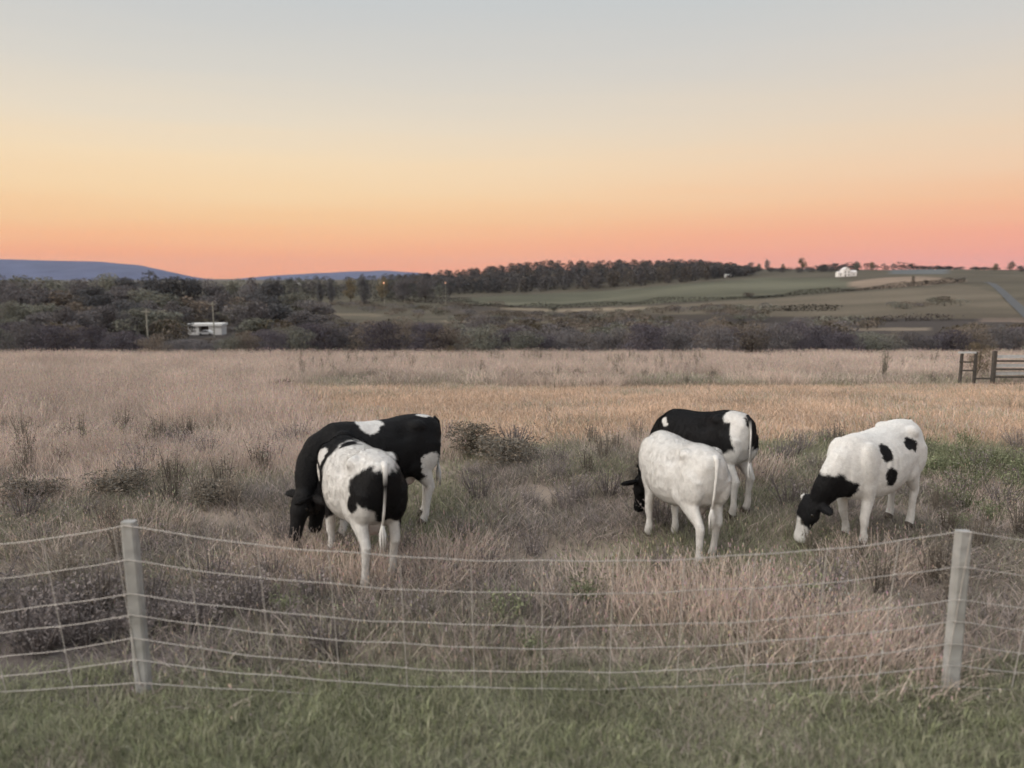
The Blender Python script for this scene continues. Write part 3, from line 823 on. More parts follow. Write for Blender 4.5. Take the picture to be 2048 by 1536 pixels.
def scatter(name, label, coll, pos, rot, scl, kind, cat='grass'):
    me = bpy.data.meshes.new(name)
    me.vertices.add(len(pos)); me.vertices.foreach_set('co', np.asarray(pos, np.float32).ravel())
    a = me.attributes.new('rot', 'FLOAT_VECTOR', 'POINT'); a.data.foreach_set('vector', np.asarray(rot, np.float32).ravel())
    a = me.attributes.new('scl', 'FLOAT_VECTOR', 'POINT'); a.data.foreach_set('vector', np.asarray(scl, np.float32).ravel())
    a = me.attributes.new('pick', 'INT', 'POINT'); a.data.foreach_set('value', np.asarray(kind, np.int32))
    o = link(name, me)
    me.materials.append(M['blade'])
    g = bpy.data.node_groups.new(name, 'GeometryNodeTree')
    g.interface.new_socket('Geometry', in_out='INPUT', socket_type='NodeSocketGeometry')
    g.interface.new_socket('Geometry', in_out='OUTPUT', socket_type='NodeSocketGeometry')
    i_, o_ = g.nodes.new('NodeGroupInput'), g.nodes.new('NodeGroupOutput')
    ip = g.nodes.new('GeometryNodeInstanceOnPoints'); ci = g.nodes.new('GeometryNodeCollectionInfo')
    ci.inputs['Collection'].default_value = coll; ci.inputs['Separate Children'].default_value = True; ci.inputs['Reset Children'].default_value = True
    def na(nm, ty):
        n_ = g.nodes.new('GeometryNodeInputNamedAttribute'); n_.data_type = ty; n_.inputs['Name'].default_value = nm
        return next(s_ for s_ in n_.outputs if s_.enabled and s_.name == 'Attribute')
    g.links.new(i_.outputs[0], ip.inputs['Points']); g.links.new(ci.outputs[0], ip.inputs['Instance'])
    ip.inputs['Pick Instance'].default_value = True
    g.links.new(na('pick', 'INT'), ip.inputs['Instance Index'])
    er = g.nodes.new('FunctionNodeEulerToRotation'); g.links.new(na('rot', 'FLOAT_VECTOR'), er.inputs[0]); g.links.new(er.outputs[0], ip.inputs['Rotation'])
    g.links.new(na('scl', 'FLOAT_VECTOR'), ip.inputs['Scale'])
    g.links.new(ip.outputs[0], o_.inputs[0])
    md = o.modifiers.new('scatter', 'NODES'); md.node_group = g
    return tag(o, label, cat, kind='stuff')

def points(n, y0, y1, spread=0.78, margin=2.5, power=1.0):
    """Random ground points in the wedge the field shows, even over the area."""
    xs, ys_ = [], []
    while sum(map(len, xs)) < n:
        y = rng.uniform(y0, y1, n * 2); x = rng.uniform(-1, 1, n * 2) * (spread * y1 + margin)
        k = np.abs(x) < spread * y + margin
        xs.append(x[k]); ys_.append(y[k])
    x = np.concatenate(xs)[:n]; y = np.concatenate(ys_)[:n]
    return x, y

def make_grass():
    dry = kinds('dry_clump', [
        clump(230, .52, .42, .010, [PINK, MAUVE, PALE], .3, HEAD, .5, 1), clump(230, .52, .50, .010, [PINK, PALE, PINK], .4, HEAD, .45, 2),
        clump(230, .52, .34, .010, [MAUVE, OLV, OLV, PINK], .15, HEAD, .6, 3), clump(220, .50, .52, .009, [PALE, PINK], .45, HEAD, .4, 4),
        clump(250, .52, .30, .011, [DRK, DRK, OLV, MAUVE], .05, HEAD, .7, 5), clump(260, .52, .22, .011, [OLV, GRN, DRK], 0, None, .6, 6),
        clump(220, .50, .26, .012, [DRKV, DRK, MAUVE], .0, None, .8, 7)])
    # tall dry grass of the field
    P = []; S = []; K = []
    for (n, y0, y1, hs, ws) in [(1150, 4.7, 12, 1.0, 0.95), (1700, 12, 26, 1.0, 1.3), (2100, 25, 52, 1.05, 2.0)]:
        x, y = points(n, y0, y1)
        g = GOLD(x, y); m = ~g
        px = 1024 + FPX * x / y
        x, y, px = x[m], y[m], px[m]
        pat = fbm(x * 0.45, y * 0.45, 41); pat2 = fbm(x * 0.8, y * 0.5, 53)
        k = np.where(pat > 0.52, 4, np.where(pat < 0.40, 1, rng.integers(0, 4, len(x))))
        k = np.where((pat2 > 0.50) & (y < 12.5) & (y > 6.2) & (px > 450), 5, k)
        k = np.where((pat2 < 0.40) & (y < 11), 6, k)
        lft = (px < 640) & (y > 10.0)                                   # pale tall stand on the near side of the strip
        k = np.where(lft & (rng.random(len(x)) < 0.85), rng.choice([1, 3, 0], len(x)), k)
        far = y > 30
        k = np.where(far, rng.choice([1, 3, 3, 0], len(x)), k)
        strip = (y > 24.5) & (y < 30)                                   # weedier foot behind the mown strip
        k = np.where(strip & (rng.random(len(x)) < 0.6), rng.choice([4, 2, 5], len(x)), k)
        dirt = (y < 6.3) & (x < -1.6)
        keep = ~(dirt & (rng.random(len(x)) < 0.3)) & ~((px > 1890) & (y > 23.2) & (y < 26.8))
        k = np.where(dirt, rng.choice([6, 6, 4], len(x)), k)
        near_green = (y < 5.0) & (x > -1.6) & (rng.random(len(x)) < 0.4)
        k = np.where(near_green, rng.choice([5, 5, 2], len(x)), k)
        hsz = hs * rng.uniform(.75, 1.25, len(x)) * (0.8 + 0.5 * fbm(x * .6, y * .6, 61))
        hsz = hsz * np.interp(y, [4.7, 5.6, 6.4, 9.3, 12.8, 14.5], [.48, .62, .5, .52, .6, 1.0])       # grazed shorter round the cows
        x, y, k, hsz = x[keep], y[keep], k[keep], hsz[keep]
        P.append(np.stack([x, y, zground(x, y)], -1)); K.append(k)
        w_ = ws * rng.uniform(.85, 1.2, len(x)); S.append(np.stack([w_, w_, hsz], -1))
    P = np.concatenate(P); S = np.concatenate(S); K = np.concatenate(K)
    rot = np.stack([rng.normal(0, .03, len(P)), rng.normal(0, .03, len(P)), rng.uniform(0, 6.283, len(P))], -1)
    scatter('dry_grass', 'tall dry pinkish-brown grass filling the pasture', dry, P, rot, S, K)
    # short golden strip
    gold = kinds('gold_clump', [clump(320, .8, .16, .012, [GOLDC, STRAW, GOLDC], 0, None, .8, 21, 2), clump(320, .8, .14, .012, [STRAW, GOLDC, PINK], 0, None, .9, 22, 2), clump(280, .75, .20, .012, [GOLDC, PALE, OLV], .1, HEAD, .6, 23, 2)])
    x, y = points(2300, 11.5, 26); m = GOLD(x, y); x, y = x[m], y[m]
    P = np.stack([x, y, zground(x, y)], -1)
    K = np.where(fbm(x * .8, y * .8, 71) > .62, 2, rng.integers(0, 2, len(x)))
    s_ = rng.uniform(1.1, 1.6, len(x)); S = np.stack([s_, s_, rng.uniform(.7, 1.2, len(x))], -1)
    rot = np.stack([x * 0, x * 0, rng.uniform(0, 6.283, len(x))], -1)
    scatter('stubble_grass', 'short golden mown grass in a strip across the pasture', gold, P, rot, S, K)
    # green verge in front of the fence
    verge = kinds('verge_clump', [clump(420, .32, .085, .007, [GRN, GRN2, GRN], 0, None, .9, 31), clump(420, .32, .095, .007, [GRN2, OLV, GRN], 0, None, .9, 32), clump(380, .32, .075, .008, [OLV, GRN2, MAUVE], 0, None, 1.0, 33), clump(340, .32, .065, .009, [DRK, OLV, GRN], 0, None, 1.1, 34)])
    x, y = points(1200, 2.4, 4.62, .85, 1.6)
    P = np.stack([x, y, zground(x, y)], -1)
    pt = fbm(x * 1.3, y * 2.2, 81)
    K = np.where(pt > .62, 3, np.where(pt < .36, 2, rng.integers(0, 2, len(x))))
    s_ = rng.uniform(.9, 1.3, len(x)); S = np.stack([s_, s_, rng.uniform(.6, 1.25, len(x)) ], -1)
    rot = np.stack([rng.normal(0, .1, len(x)), rng.normal(0, .1, len(x)), rng.uniform(0, 6.283, len(x))], -1)
    scatter('verge_grass', 'short green roadside grass in front of the wire fence', verge, P, rot, S, K)
    # weeds through the pasture
    wd = kinds('weed_plant', [weed(.42, 14, (.24, .21, .18), .035, 41), weed(.6, 8, (0.24, 0.22, 0.17), .04, 42), weed(.30, 14, (0.22, 0.24, 0.15), .035, 43, .9), weed(.75, 7, (0.17, 0.16, 0.13), .05, 44, .35), weed(.32, 16, DRKV, .03, 45, .8)])
    x1, y1 = points(900, 25.5, 42); pt = fbm(x1 * .25, y1 * .4, 91)
    k1 = np.where(y1 < 29, 0, 3); keep = (pt > .48) & (1024 + FPX * x1 / y1 > 560); x1, y1, k1 = x1[keep], y1[keep], k1[keep]
    x2, y2 = points(240, 5.4, 13.5); k2 = np.where(fbm(x2 * .5, y2 * .5, 95) > .52, 0, 4); m = ~GOLD(x2, y2); x2, y2, k2 = x2[m], y2[m], k2[m]
    x3 = rng.normal(5.9, .8, 60); y3 = rng.normal(9.8, 1.1, 60); k3 = np.full(60, 2)         # green patch by the spotted cow
    x4 = rng.normal(-3.6, 1.0, 60); y4 = rng.uniform(5.0, 6.2, 60); k4 = np.full(60, 4)
    x5 = rng.uniform(-2, 3.5, 6); y5 = rng.uniform(4.9, 6.2, 6); k5 = np.full(6, 2)
    x6, y6 = points(120, 14, 24); k6 = np.full(120, 1); m = GOLD(x6, y6) & (fbm(x6 * .4, y6 * .4, 99) > .5); x6, y6, k6 = x6[m], y6[m], k6[m]
    x = np.concatenate([x1, x2, x3, x4, x5, x6]); y = np.concatenate([y1, y2, y3, y4, y5, y6]); K = np.concatenate([k1, k2, k3, k4, k5, k6])
    P = np.stack([x, y, zground(x, y)], -1)
    s_ = rng.uniform(.6, 1.15, len(x)); s_ = np.where(K == 1, s_ * .45, s_); S = np.stack([s_, s_, s_], -1)
    rot = np.stack([x * 0, x * 0, rng.uniform(0, 6.283, len(x))], -1)
    scatter('field_weeds', 'dead brown and green weeds scattered among the dry grass', wd, P, rot, S, K, 'weeds')
make_grass()

# a few weeds large enough to be told apart
BUSH = [tree_proto('bush', .62, .78, (.185, .165, .135), .035, 3200, .0, 61, 16), tree_proto('bush', .46, .9, (.185, .165, .14), .035, 3200, .0, 62, 16)]
BUSH.append((weed(1.0, 5, (0.13, 0.125, 0.10), .03, 64, .15).mesh('stalks', colour=True), weed(1.0, 13, (0.20, 0.19, 0.155), .05, 63, .2).mesh('bush_foliage', colour=True)))
for a_, b_ in BUSH: a_.materials.append(M['bark']); b_.materials.append(M['leaf'])
def weed_bush(px, py, y, k, s_, label):
    p = at(px, py, y); g = gz(p.x, y)
    o = empty('weed_bush', (p.x, y, g), px); o.scale = (s_, s_, s_ * (1.0 if k == 2 else .72))
    link('stem', BUSH[k][0], o); link('foliage', BUSH[k][1], o)
    tag(o, label, 'weed')
weed_bush(945, 900, 11.2, 0, 1.2, 'round dark weed just past the rump of the black cow')
weed_bush(1010, 905, 10.6, 1, 1.25, 'wide dark weed in the open grass between the two cow groups')
weed_bush(1280, 930, 9.6, 1, .55, 'small dark weed beside the white cow seen from behind')
weed_bush(430, 960, 8.6, 1, .8, 'low dark weed clump in the grass ahead of the black cow')
weed_bush(240, 950, 8.9, 1, .95, 'broad dark weed clump in the pale grass above the fence post')
weed_bush(55, 960, 8.6, 1, .9, 'dark weed clump in the grass near the photo edge')
weed_bush(165, 870, 11.5, 2, .6, 'thin upright weed in the pale grass stand')
weed_bush(1767, 762, 28, 2, 1.2, 'tall dark pointed weed standing behind the golden strip')
weed_bush(1085, 768, 27, 1, 1.3, 'low dark weed mound at the back edge of the golden strip')
weed_bush(560, 780, 24, 1, 1.1, 'dark weed mound where the golden strip tapers out')

# ------------------------------------------------------------------ wire fence
FY = 4.55
def fence_post(px_top, top_py, px_bot, bot_py, label):
    a = at(px_top, top_py, FY); b = at(px_bot, bot_py, FY)
    g = gz(b.x, FY)
    ax = (a - b).normalized(); base = b + ax * ((g - 0.15 - b.z) / ax.z)
    o = empty('fence_post', (b.x, FY, g))
    w, d = 0.086, 0.070; mb = MB()
    V = []; F = []
    ln = (a - base).length; n = 7; r = random.Random(int(px_top))
    ring = [(-.5, -.35), (-.35, -.5), (.35, -.5), (.5, -.35), (.5, .35), (.35, .5), (-.35, .5), (-.5, .35)]
    for i in range(n + 1):
        c = base + ax * (ln * i / n) - Vector((b.x, FY, g)); s_ = 1 + r.uniform(-.03, .03); s_ *= 0.94 if i == n else 1
        for u, v in ring: V.append(c + Vector((u * w * s_, v * d * s_, 0)))
    for i in range(n):
        for k in range(8): F.append((i * 8 + k, i * 8 + (k + 1) % 8, (i + 1) * 8 + (k + 1) % 8, (i + 1) * 8 + k))
    F.append(tuple(n * 8 + k for k in range(8)))
    mb.add(V, F); mb.build('post', M['post'], o)
    tag(o, label, 'post')
    return o
fence_post(258, 1042, 290, 1395, 'pale grey leaning post of the wire fence in front of the black cow')
fence_post(1927, 1062, 1896, 1420, 'pale grey leaning post of the wire fence below the spotted cow')
XL, XR = at(266, 1100, FY).x, at(1915, 1100, FY).x
SPAN = XR - XL
WIRES = [(1045, 1117, 1056), (1113, 1181, 1126), (1180, 1246, 1191), (1222, 1290, 1234), (1268, 1337, 1278), (1311, 1370, 1321), (1357, 1390, 1364)]
def zrow(py): return at(1024, py, FY).z
def wire_z(k, x):
    l, m, r_ = (zrow(q) for q in WIRES[k])
    t = (x - XL) / SPAN
    n = math.floor(t); f = t - n
    a, b = (l, r_) if n % 2 == 0 else (r_, l)
    if n == 0: a, b = l, r_
    ends = a * (1 - f) + b * f
    sag = (l + r_) / 2 - m
    kink = 0.004 * math.sin(x * 5.3 + k * 1.7) + 0.003 * math.sin(x * 11 + k)
    return ends - sag * (4 * f * (1 - f)) ** 0.9 + kink * min(1, 8 * f, 8 * (1 - f))
fence = empty('wire_fence', (XL, FY, gz(XL, FY)))
O = Vector(fence.location)
def wx(n): return np.arange(XL - SPAN, XR + SPAN, n)
YW = FY - 0.046
for k in range(7):
    mb = MB(); mb.tube([Vector((x, YW, wire_z(k, x))) - O for x in wx(0.11)], 0.0026 if k else 0.0030, 6)
    mb.build('horizontal_wire', M['wire'], fence, True)
x = XL - SPAN + 0.2
while x < XR + SPAN - 0.1:
    mb = MB()
    lean_ = (x - 0.3) * -0.012
    zs = [wire_z(k, x) for k in range(7)]
    mb.tube([Vector((x + lean_ * (zs[0] - z_) * 3, YW + 0.006, z_)) - O for z_ in zs], 0.0032, 5)
    for z_ in zs: mb.ball(Vector((x + lean_ * (zs[0] - z_) * 3, YW, z_)) - O, (.009, .005, .005), None, 6, 4)
    mb.build('stay_wire', M['wire'], fence)
    x += 0.435
tag(fence, 'sagging galvanised woven-wire fence running between the pale posts', 'fence')

# ------------------------------------------------------------------ wooden gate and brace panel at the far side
GY = 25.5
def bar(o, name, p, q, th, dp, m):
    mb = MB(); c = (p + q) / 2; ln = (q - p).length
    d = q - p
    if abs(d.x) > abs(d.z): mb.box(c - Vector(o.location), (ln, dp, th), Matrix.Rotation(-math.atan2(d.z, d.x), 3, 'Y'))
    else: mb.box(c - Vector(o.location), (th, dp, ln))
    return mb.build(name, m, o)
def gate():
    p0 = at(1986, 775, GY); g = gz(p0.x, GY)
    o = empty('farm_gate', (p0.x, GY, g))
    a, b = 1990, 2150
    bar(o, 'post', at(1986, 800, GY), at(1986, 702, GY), .10, .12, M['board'])
    bar(o, 'post', at(b + 6, 800, GY), at(b + 6, 702, GY), .10, .12, M['board'])
    for py in (722, 738.5, 754, 768):
        bar(o, 'rail', at(a, py, GY - .05), at(b, py, GY - .05), .062, .05, M['board'])
    for py in (713, 731, 746.5):
        bar(o, 'pale_gap_strip', at(a, py, GY + .02), at(b, py, GY + .02), .10, .03, M['pale_board'])  # pale strips added for the bright bands between the dark rails
    tag(o, 'dark wooden rail gate at the far side of the golden strip', 'gate')
    o = empty('brace_panel', (at(1934, 775, GY).x, GY + .1, gz(at(1934, 775, GY).x, GY)))
    for px in (1921, 1949):
        bar(o, 'post', at(px, 790, GY + .1), at(px, 704, GY + .1), .07, .09, M['board'])
    bar(o, 'rail', at(1917, 705, GY), at(1952, 705, GY), .06, .05, M['pale_board'])
    for py in (724, 741): bar(o, 'rail', at(1919, py, GY + .03), at(1951, py, GY + .03), .05, .04, M['board'])
    bar(o, 'rail', at(1947, 757, GY + .03), at(1984, 757, GY + .03), .05, .04, M['board'])
    tag(o, 'short post-and-rail fence panel next to the dark gate', 'fence')
    plant('shrub', 'shrub_tan', 1963, 680, 29.0, 62, 'small rounded tan bush between gate and fence panel', 'shrub')
gate()

# ------------------------------------------------------------------ cows
def loft(mb, rings, n=20):
    """rings: (x, z_top, z_bottom, half_width, y_off). Egg-shaped cross sections along X."""
    V = []; F = []
    for (x, zt, zb, hw, yo) in rings:
        zc, hh = (zt + zb) / 2, (zt - zb) / 2
        for k in range(n):
            a = 2 * math.pi * k / n
            s_, c = math.sin(a), math.cos(a)
            w = hw * (abs(c) ** 0.85) * (1 if c >= 0 else -1) * (1 - 0.16 * max(s_, 0) ** 2)
            V.append((x, yo + w, zc + hh * (abs(s_) ** 0.9) * (1 if s_ >= 0 else -1)))
    for i in range(len(rings) - 1):
        for k in range(n): F.append((i * n + k, (i + 1) * n + k, (i + 1) * n + (k + 1) % n, i * n + (k + 1) % n))
    F.append(tuple(range(n))); m = (len(rings) - 1) * n; F.append(tuple(range(m + n - 1, m - 1, -1)))
    mb.add(V, F)

def cow(label, px, py, y, heading, coat, head_yaw=0.0, scale=0.95, strides=(0, 0, 0, 0), head_drop=0.0, pitch=0.0, length=0.92, tail_side=0.02):
    """Stands with the ground point between its feet at depth y under photo column px."""
    mb = MB()
    loft(mb, [(-.84, 1.17, 1.00, .08, 0), (-.80, 1.24, .84, .165, 0), (-.70, 1.29, .69, .24, 0), (-.55, 1.315, .61, .275, 0), (-.40, 1.315, .575, .292, 0), (-.20, 1.285, .525, .318, 0),
              (.02, 1.275, .495, .335, 0), (.22, 1.28, .50, .325, 0), (.40, 1.30, .53, .288, 0), (.54, 1.30, .56, .25, 0), (.66, 1.25, .60, .205, 0), (.76, 1.16, .66, .16, 0), (.83, 1.05, .74, .095, 0)])
    for s_ in (-1, 1):
        mb.ball((-.47, s_ * .165, 1.205), (.13, .075, .065))               # hook bones
        mb.ball((-.78, s_ * .09, 1.13), (.06, .05, .06))                 # pin bones
        mb.ball((.47, s_ * .19, .98), (.19, .10, .26))                    # shoulder
        mb.ball((-.58, s_ * .165, .90), (.22, .12, .27))                  # thigh
        mb.ball((-.40, s_ * .20, .76), (.15, .09, .15))                   # stifle
    mb.ball((.74, 0, .74), (.13, .11, .12))                               # brisket
    mb.ball((-.36, 0, .56), (.16, .13, .10))                              # udder and navel line
    f0, f1, h0, h1 = strides
    for s_, f, h in ((1, f0, h0), (-1, f1, h1)):
        mb.tube([(.50, s_ * .19, .98), (.46, s_ * .19, .74), (.43 + f * .25, s_ * .175, .58), (.465 + f * .6, s_ * .165, .385), (.47 + f * .62, s_ * .165, .345), (.455 + f * .85, s_ * .16, .22), (.45 + f, s_ * .16, .125), (.475 + f, s_ * .16, .06), (.49 + f, s_ * .16, .02)],
                [(.08, .16), (.075, .13), (.058, .085), (.050, .056), (.049, .054), (.036, .040), (.046, .048), (.048, .055), (.052, .064)], 12)
        mb.tube([(-.58, s_ * .17, 1.02), (-.54, s_ * .18, .84), (-.52 + h * .2, s_ * .175, .68), (-.66 + h * .6, s_ * .165, .52), (-.70 + h * .7, s_ * .16, .45), (-.675 + h * .8, s_ * .16, .38), (-.655 + h * .9, s_ * .16, .22), (-.645 + h, s_ * .16, .125), (-.615 + h, s_ * .16, .06), (-.60 + h, s_ * .16, .02)],
                [(.11, .24), (.105, .22), (.080, .155), (.052, .075), (.048, .066), (.042, .056), (.036, .043), (.045, .048), (.048, .055), (.052, .064)], 12)
    # neck and head, swung sideways by head_yaw
    piv = Vector((.62, 0, 1.0))
    def bend(p, k):
        q = Vector(p) - piv
        return piv + Matrix.Rotation(head_yaw * k, 3, 'Z') @ q
    dz = head_drop
    neck = [((.44, 0, 1.02), (.14, .20), 0), ((.56, 0, 1.03), (.17, .24), .05), ((.69, 0, .965), (.16, .25), .15), ((.81, 0, .835 + dz * .2), (.138, .225), .4), ((.90, 0, .70 + dz * .5), (.118, .19), .7), ((.96, 0, .59 + dz * .8), (.095, .14), .9), ((1.0, 0, .52 + dz), (.085, .11), 1)]
    mb.tube([bend(p, k) for p, r, k in neck], [r for p, r, k in neck], 14)
    head = [((.985, 0, .605), (.075, .06)), ((1.02, 0, .57), (.118, .10)), ((1.065, 0, .49), (.128, .115)), ((1.10, 0, .41), (.122, .112)), ((1.13, 0, .32), (.088, .092)), ((1.155, 0, .235), (.076, .078)), ((1.178, 0, .165), (.080, .074)), ((1.192, 0, .12), (.072, .060)), ((1.198, 0, .10), (.05, .04))]
    for s_ in (-1, 1): mb.ball(bend((1.045, s_ * .07, .43 + dz), 1), (.085, .05, .085))          # cheeks
    mb.tube([bend((p[0], p[1], p[2] + dz), 1) for p, r in head], [r for p, r in head], 14)
    Rz = Matrix.Rotation(head_yaw, 3, 'Z')
    for s_ in (-1, 1):                                                    # ears stand out from the poll
        c = bend((.985, s_ * .215, .545 + dz), 1)
        mb.ball(c, (.060, .135, .030), Rz @ Matrix.Rotation(s_ * -.10, 3, 'X') @ Matrix.Rotation(.6, 3, 'Y'))
    me = mb.mesh('raw'); raw = bpy.data.objects.new('raw', me); COL.objects.link(raw)
    md = raw.modifiers.new('r', 'REMESH'); md.mode = 'VOXEL'; md.voxel_size = 0.0155
    md = raw.modifiers.new('s', 'SMOOTH'); md.factor = 0.5; md.iterations = 10
    dg = bpy.context.evaluated_depsgraph_get(); dg.update()
    body = bpy.data.meshes.new_from_object(raw.evaluated_get(dg))
    bpy.data.objects.remove(raw)
    body.name = 'body'
    body.polygons.foreach_set('use_smooth', [True] * len(body.polygons))
    nv = len(body.vertices); co = np.empty(nv * 3, np.float32); body.vertices.foreach_get('co', co); co = co.reshape(-1, 3).astype(float)
    nr_ = np.empty(nv * 3, np.float32); body.vertices.foreach_get('normal', nr_); nr_ = nr_.reshape(-1, 3)
    X_, Y_, Z_ = co.T; ay = np.abs(Y_)
    def dent(cx, cy, cz, rx, ry, rz_): return np.exp(-(((X_ - cx) / rx) ** 2 + ((ay - cy) / ry) ** 2 + ((Z_ - cz) / rz_) ** 2))
    dsp = -.040 * dent(-.27, .24, 1.13, .11, .12, .09) + .026 * dent(-.47, .20, 1.20, .07, .07, .05) - .016 * dent(-.66, .20, 1.12, .08, .09, .09) - .012 * dent(.28, .28, 1.05, .06, .1, .2) - .010 * dent(-.30, .26, .72, .05, .1, .16)
    dsp += .008 * np.sin((X_ + .18 * (Z_ - .9)) * 58) * np.clip((X_ + .12) / .1, 0, 1) * np.clip((.34 - X_) / .08, 0, 1) * np.exp(-((Z_ - .92) / .18) ** 2) * (ay > .15)
    dsp += .004 * (fbm(X_ * 12, Y_ * 12 + Z_ * 12, 3) - .5) * 2
    co2 = co + nr_ * dsp[:, None]
    body.vertices.foreach_set('co', co2.astype(np.float32).ravel()); body.update()
    C = coat(co)
    a = body.color_attributes.new('coat', 'FLOAT_COLOR', 'POINT'); a.data.foreach_set('color', np.hstack([C, np.ones((nv, 1))]).astype(np.float32).ravel())
    x_ = (px - 1024) / FPX * (y * math.cos(PITCH) + (CAM_H - 0) * math.sin(PITCH))
    g = gz(x_, y)
    o = empty('cow', (x_, y, g), R(heading))
    o.rotation_euler = (0, R(pitch), R(heading)); o.rotation_mode = 'XYZ'
    o.scale = (scale * length, scale, scale)
    link('body', body, o, M['coat'])
    hr = np.random.default_rng(int(px)); pick = np.concatenate([np.arange(nv), hr.integers(0, nv, nv)])
    n_ = nr_[pick].astype(float); p_ = co2[pick]
    jit = hr.normal(0, .008, (len(pick), 3)); jit -= n_ * (jit * n_).sum(1)[:, None]; p_ = p_ + jit
    fl = np.array([-1.0, 0, -.75]) + hr.normal(0, .35, (len(pick), 3)); fl -= n_ * (fl * n_).sum(1)[:, None]; fl /= np.linalg.norm(fl, axis=1)[:, None] + 1e-6
    sd_ = np.cross(n_, fl); ln_ = hr.uniform(.012, .026, len(pick)) * np.where((p_[:, 2] < .5), .6, 1.0); wd_ = .0032
    hv = np.stack([p_ - sd_ * wd_ - n_ * .002, p_ + sd_ * wd_ - n_ * .002, p_ + fl * ln_[:, None] + n_ * (ln_ * .30)[:, None]], 1).reshape(-1, 3)
    hm_ = bpy.data.meshes.new('coat_hair'); hm_.vertices.add(len(hv)); hm_.vertices.foreach_set('co', hv.astype(np.float32).ravel())
    nt_ = len(pick); hm_.loops.add(nt_ * 3); hm_.loops.foreach_set('vertex_index', np.arange(nt_ * 3, dtype=np.int32)); hm_.polygons.add(nt_); hm_.polygons.foreach_set('loop_start', np.arange(0, nt_ * 3, 3, dtype=np.int32)); hm_.update(calc_edges=True)
    hc_ = np.repeat(C[pick] * hr.uniform(.86, 1.12, (nt_, 1)), 3, 0)
    a = hm_.color_attributes.new('coat', 'FLOAT_COLOR', 'POINT'); a.data.foreach_set('color', np.hstack([hc_, np.ones((len(hc_), 1))]).astype(np.float32).ravel())
    link('coat_hair', hm_, o, M['hair'])['kind'] = 'stuff'
    for s_, f, h in ((1, f0, h0), (-1, f1, h1)):
        for xx in (.50 + f, -.59 + h):
            hm = MB(); hm.tube([(xx - .02, s_ * .16, .055), (xx, s_ * .16, .03), (xx + .012, s_ * .16, -.02)], [(.050, .058), (.056, .066), (.060, .072)], 10); hm.build('hoof', M['hoof'], o)
        em = MB(); em.ball(bend((1.095, s_ * .114, .445 + dz), 1), (.022, .016, .024), Rz, 10, 7); em.build('eye', M['eye'], o, True)
    tm = MB(); T = [(-.79, 0, 1.25), (-.845, tail_side * .3, 1.20), (-.868, tail_side, 1.05), (-.850, tail_side * 1.5, .82), (-.83, tail_side * 2, .66)]
    tm.tube(T, [.030, .026, .018, .014, .012], 8)
    for k in range(16):
        r = random.Random(k); a0 = r.uniform(0, 6.28); e = Vector(T[-1]) + Vector((math.cos(a0) * .028, math.sin(a0) * .028, -.27 + r.uniform(0, .1)))
        b0 = Vector(T[-1]) + Vector((0, 0, .05))
        tm.tube([b0, b0.lerp(e, .5) + Vector((math.cos(a0), math.sin(a0), 0)) * .014, e], [.007, .008, .002], 4)
    tme = tm.mesh('tail', True)
    tv = np.array([v.co for v in tme.vertices]); tcol = coat(tv, tail=True)
    a = tme.color_attributes.new('coat', 'FLOAT_COLOR', 'POINT'); a.data.foreach_set('color', np.hstack([tcol, np.ones((len(tv), 1))]).astype(np.float32).ravel())
    link('tail', tme, o, M['coat'])
    return tag(o, label, 'cow', 'cows grazing behind the fence')

WHT = np.array([0.67, 0.665, 0.655]); BLK = np.array([0.0055, 0.0055, 0.0068]); SKIN = np.array([0.52, 0.36, 0.31])
def patches(base, spots, seed=1, skin=True):
    """Coat pattern: base colour with ellipsoidal patches (centre, radii, 'w' or 'b'), edges ragged by noise."""
    def f(co, tail=False):
        n = len(co); x, y, z = co.T
        q = np.stack([x + .07 * (fbm(y * 7 + 3, z * 9, seed, 4) - .5) * 2 + .03 * (fbm(y * 40, z * 34, seed + 2) - .5), y, z + .07 * (fbm(x * 8, y * 7 + z * 6, seed + 5, 4) - .5) * 2 + .03 * (fbm(x * 40, z * 30, seed + 8) - .5)], -1)
        k = np.full(n, 1.0 if base == 'w' else 0.0)
        for c, r, col in spots:
            d = np.sqrt((((q - np.array(c)) / np.array(r)) ** 2).sum(1))
            m = np.clip((1.05 - d) / 0.09, 0, 1)
            k = k * (1 - m) + m * (1.0 if col == 'w' else 0.0)
        C = BLK + (WHT - BLK) * k[:, None]
        if skin:
            m = np.exp(-(((x + .38) / .16) ** 2 + (y / .13) ** 2 + ((z - .50) / .09) ** 2)) * 0.9 * k
            C = C * (1 - m[:, None]) + SKIN * m[:, None]
        st_ = np.clip(fbm(x * 3.5, z * 5 + y * 3, seed + 31) - .42, 0, 1) * k                                  # yellowish lying stains
        C = C * (1 - .3 * st_[:, None]) + np.array([.38, .33, .27]) * (.3 * st_[:, None])
        dirt = np.clip((.62 - z) / .7, 0, 1) * (0.45 + .5 * fbm(x * 14, y * 14 + z * 10, 77)) * (x < .95)      # leg mud, plus the lower body's shading put into the colour
        C = C * (1 - .35 * dirt[:, None]) + np.array([.16, .12, .09]) * (.35 * dirt[:, None])
        return C
    return f
BIG = 9.0
